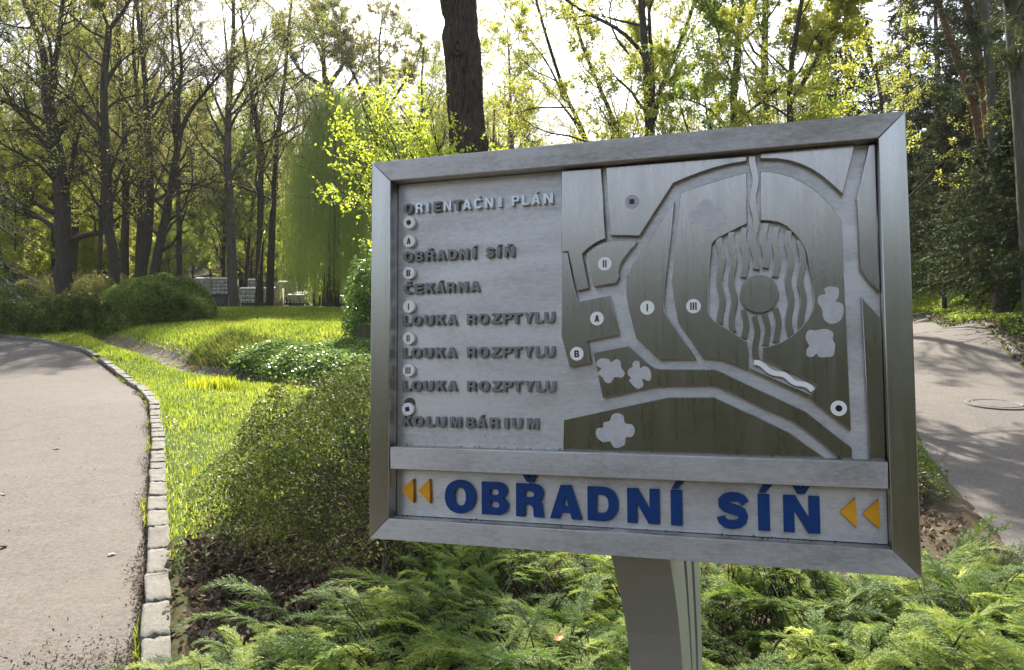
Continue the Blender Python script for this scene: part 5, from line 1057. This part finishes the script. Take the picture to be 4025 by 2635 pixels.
M['paleleaf'] = flat('pale_leaf', (.42, .34, .25), .8, 0, .3); M['orangeleaf'] = flat('orange_leaf', (.55, .24, .06), .6, 0, .3)
fallen()

# ================================================================== niche walls, lamp post, manhole, stump
M['cap'] = flat('zinc_cap', (.82, .82, .80), .5, .0, .1); M['niche'] = flat('niche_slab', (.58, .58, .58), .35, 0, .18, scale=6); M['brick'] = flat('stone_pillar', (.32, .27, .22), .9, 0, .45, bump=.8, scale=12); M['plinth'] = flat('plinth', (.10, .095, .085), .9, 0, .3)
def box(g, x0, x1, y0, y1, z0, z1):
    V = np.array([(x, y, z) for z in (z0, z1) for y in (y0, y1) for x in (x0, x1)], float); g.add(V, np.array([[0, 2, 3, 1], [4, 5, 7, 6], [0, 1, 5, 4], [2, 6, 7, 3], [0, 4, 6, 2], [1, 3, 7, 5]]))
def niche_wall(label, x0, x1, yt, yb, d, cols, rows, pil=(1, 1), seed=0):
    s = 2.2262; a = PX((700 + x0 / s) / DS, (900 + yt / s) / DS, d); b = PX((700 + x1 / s) / DS, (900 + yb / s) / DS, d)
    W2 = b[0] - a[0]; zt = a[2]; zb = b[2]; gz = Tf((a[0] + b[0]) / 2, d); root = empty('niche_wall', ((a[0] + b[0]) / 2, d, gz)); tag(root, label, 'niche wall'); rng = np.random.default_rng(seed)
    zt -= gz; zb = max(zb - gz, .15); h2 = W2 / 2
    g = Geo(); box(g, -h2, h2, .03, .45, zb, zt - .1); link('wall', g.mesh('wall'), root, M['plinth'])
    g = Geo(); box(g, -h2 + .02, h2 - .02, .06, .42, -.3, zb); link('plinth', g.mesh('plinth'), root, M['plinth'])
    g = Geo(); V = np.array([(-h2 - .05, -.06, zt - .10), (h2 + .05, -.06, zt - .10), (h2 + .05, .5, zt - .10), (-h2 - .05, .5, zt - .10), (-h2 - .05, -.06, zt - .03), (h2 + .05, -.06, zt - .03), (h2 + .02, .25, zt + .05), (-h2 - .02, .25, zt + .05), (h2 + .05, .5, zt - .03), (-h2 - .05, .5, zt - .03)])
    g.add(V, [np.array([[0, 1, 5, 4], [4, 5, 6, 7], [7, 6, 8, 9], [3, 9, 8, 2], [0, 3, 2, 1]])]); link('roof', g.mesh('roof'), root, M['cap'])
    cw = W2 / cols; ch = (zt - .12 - zb) / rows
    for i in range(cols):
        for j in range(rows):
            g = Geo(); box(g, -h2 + i * cw + .015, -h2 + (i + 1) * cw - .015, rng.uniform(-.004, .008), .028, zb + j * ch + .015, zb + (j + 1) * ch - .015); link('niche_slab', g.mesh('niche_slab'), root, M['niche'])
            if rng.random() < .4:
                g = Geo(); c = (-h2 + (i + .5) * cw, zb + (j + .35) * ch); V, F = tubes(np.array([[[c[0], -.05, c[1] - .05], [c[0], -.05, c[1]], [c[0], -.05, c[1] + .04]]]), np.array([[.03, .04, .02]]), 7); g.add(V, F); link('grave_lantern', g.mesh('grave_lantern'), root, M['plinth'])
    for sd, on in ((-1, pil[0]), (1, pil[1])):
        if on: g = Geo(); xx = sd * (h2 + .22); box(g, xx - .2, xx + .2, -.03, .5, -.3, zt - .02); link('pillar', g.mesh('pillar'), root, M['brick'])
niche_wall('niche wall with tall blue grey slabs between brown pillars, left of the pale barked tree', 297, 435, 428, 575, 45, 4, 4, seed=1)
niche_wall('low niche wall end behind the dome shaped shrub', 150, 262, 430, 560, 47, 3, 4, (1, 0), 2)
niche_wall('front niche wall with square slabs behind the twin trunks', 548, 835, 515, 672, 42, 7, 3, (0, 1), 3)
niche_wall('rear niche wall seen above the front one', 592, 730, 440, 560, 48, 4, 3, (0, 0), 4)
niche_wall('niche wall between the twin trunks and the willow', 880, 960, 460, 600, 46, 3, 4, (1, 1), 5)
niche_wall('niche wall half veiled by the willow strands', 962, 1100, 574, 692, 42, 4, 3, (0, 0), 6)
niche_wall('short niche wall with a white cap behind the willow', 1020, 1146, 556, 690, 44.5, 3, 3, (0, 0), 7)
niche_wall('niche wall right of the willow trunk', 1340, 1460, 585, 692, 42, 4, 3, (0, 1), 8)
M['iron'] = flat('black_iron', (.012, .012, .012), .45, .3, .2)
def lamp():
    d = 24.5; p = PX(2196, 722, d); z = Tf(p[0], p[1]); r = empty('street_lamp', (p[0], p[1], z)); tag(r, 'slim black lamp post at the bend of the right road', 'lamp post')
    V, F = tubes(np.array([[[0, 0, -.2], [0, 0, .5], [0, 0, .52], [0, 0, 4.6]]]), np.array([[.085, .075, .058, .042]]), 16); link('pole', mesh('pole', V, F, smooth=True), r, M['iron'])
    V, F = tubes(np.array([[[0, 0, 4.6], [0, 0, 4.68], [0, 0, 4.95], [0, 0, 5.0], [0, 0, 5.06]]]), np.array([[.06, .14, .2, .24, .02]]), 16); link('lamp_head', mesh('lamp_head', V, F, smooth=True), r, M['iron'])
lamp()
def manhole():
    for dd in np.arange(5, 20, .02):
        p = PX(2318, 941, dd)
        if Tf(p[0], p[1]) - .045 > p[2]: break
    x, y = p[0], p[1]; z = Tf(x, y) - .035; r = empty('manhole_cover', (x, y, z)); tag(r, 'round manhole cover in a pale concrete ring on the right road', 'manhole')
    zx = (Tf(x + .4, y) - Tf(x - .4, y)) / .8; zy = (Tf(x, y + .4) - Tf(x, y - .4)) / .8; r.rotation_euler = (math.atan(zy), -math.atan(zx), 0)
    a = np.arange(48) * 2 * np.pi / 48; R1 = .40 * p[1] / 10.5
    def ann(name, ra, rb, z0, z1, mat):
        V = np.concatenate([np.stack([q_ * np.cos(a), q_ * np.sin(a), np.full(48, zz)], 1) for q_, zz in ((rb, z0 - .05), (rb, z1 - .006), (rb - .012, z1), (ra + .012, z1), (ra, z1 - .01))]); i = np.arange(48); j = (i + 1) % 48
        F = np.concatenate([np.stack([k * 48 + i, k * 48 + j, (k + 1) * 48 + j, (k + 1) * 48 + i], 1) for k in range(4)]); return link(name, mesh(name, V, F, smooth=True), r, mat)
    ann('concrete_ring', R1 * .80, R1, 0, .008, M['ringc']); ann('iron_ring', R1 * .70, R1 * .775, 0, .012, M['iron2'])
    m_ = disc_mesh('lid', np.array([0, 0, 0]), R1 * .70, R1 * .70, 48); co = np.stack([R1 * .70 * np.cos(a), R1 * .70 * np.sin(a), np.full(48, .004)], 1).astype(np.float32); m_.vertices.foreach_set('co', co.ravel()); m_.update(); m_.materials.append(M['iron2']); ld = link('lid', m_, r)
M['iron2'] = flat('rusty_iron', (.075, .065, .055), .7, .1, .5, bump=1, scale=30)
M['ringc'] = flat('worn_concrete', (.10, .092, .08), .9, 0, .4, bump=.6, scale=25)
manhole()
def stump():
    p = PX(848, 790, 16.6); z = Tf(p[0], p[1]); r = empty('tree_stump', (p[0] + .05, p[1], z)); tag(r, 'old hollow stump at the right end of the lawn against the sign', 'stump')
    rng = np.random.default_rng(8); P = np.array([[0, 0, -.1], [.02, 0, .15], [0, 0, .35], [.03, 0, .52]]); V, F = tubes(P[None], np.array([[.34, .26, .22, .21]]), 22); V = V + rng.normal(size=V.shape) * .014; link('trunk', mesh('trunk', V, F, smooth=True), r, M['bark2'])
    a = np.arange(18) * 2 * np.pi / 18; m_ = mesh('cut_face', np.stack([.03 + .2 * np.cos(a), .2 * np.sin(a), np.full(18, .50)], 1), np.arange(18)[None]); m_.materials.append(M['twig_pale']); link('cut_face', m_, r)
stump()
# treeline across the road behind the viewer, with dark bushes added: they mirror in the brushed steel
rngb = np.random.default_rng(900)
def back(kind, k, x, y, s):
    add_copy(protos[kind][k], (x, y, Tf(x, y) - .1), rngb.uniform(0, 6.3), s, {'bare': 'tall thin tree behind the viewer across the road', 'leafy': 'leafy tree behind the viewer across the road', 'young': 'sapling behind the viewer across the road'}[kind], 'trees behind the viewer')
back_src = [o for o in COL.objects if o.name.startswith('spruce_tree') and o.parent is None][:3]
for k in range(46):
    add_copy(back_src[k % 3], (-27 + 54 * (k + rngb.random()) / 46, rngb.uniform(-30, -20), -1.0), rngb.uniform(0, 6.3), rngb.uniform(.28, .46), 'dark spruce behind the viewer across the road', 'spruces behind the viewer')
for k in range(26): back('bare', rngb.integers(0, 3), -26 + 52 * (k + rngb.random()) / 26, rngb.uniform(-34, -22), rngb.uniform(.38, .5))
for k in range(0): back('young', 0, -24 + 48 * (k + rngb.random()) / 26, rngb.uniform(-20, -15), rngb.uniform(.6, .9))
for k in range(5): dome_bush('shrub', 'unseen dark shrub added behind the viewer to darken the steel, ' + ['first', 'second', 'third', 'fourth', 'last'][k] + ' from the left', 'shrub', 950 + k, -7 + 3.3 * k, -5.2 - .3 * (k % 2), 1.8, 1.3, .9, 12000, .035, 'lf_dark', 20)  # unseen shrubs added to darken the low part of the steel reflection
for k in range(9): dome_bush('shrub', 'tall unseen thicket added behind the viewer to darken the steel, number %s from the left' % ['one', 'two', 'three', 'four', 'five', 'six', 'seven', 'eight', 'nine'][k], 'shrub', 970 + k, -20 + 5 * k, -19 - (k % 2), 3.6, 2.2, 6.5 + .5 * (k % 3), 20000, .10, 'lf_dark', 30, .02, .3)  # unseen thickets added and sized to darken the plates' mid reflection
# ================================================================== thin scattering veil, added to lift the distant darks
def veil():
    m, t = nodes('veil_air'); g = N(t); v = g('VolumePrincipled'); v.inputs['Color'].default_value = (.93, .95, 1, 1); v.inputs['Density'].default_value = VEIL; v.inputs['Anisotropy'].default_value = .55
    t.links.new(v.outputs[0], g('OutputMaterial').inputs['Volume'])
    ge = Geo(); box(ge, -150, 150, -60, 140, -7, 60); o = link('veil', ge.mesh('veil'), None, m); tag(o, 'thin added haze hanging in the wood', 'veil', None, 'stuff')
VEIL = .00022
if VEIL: veil()
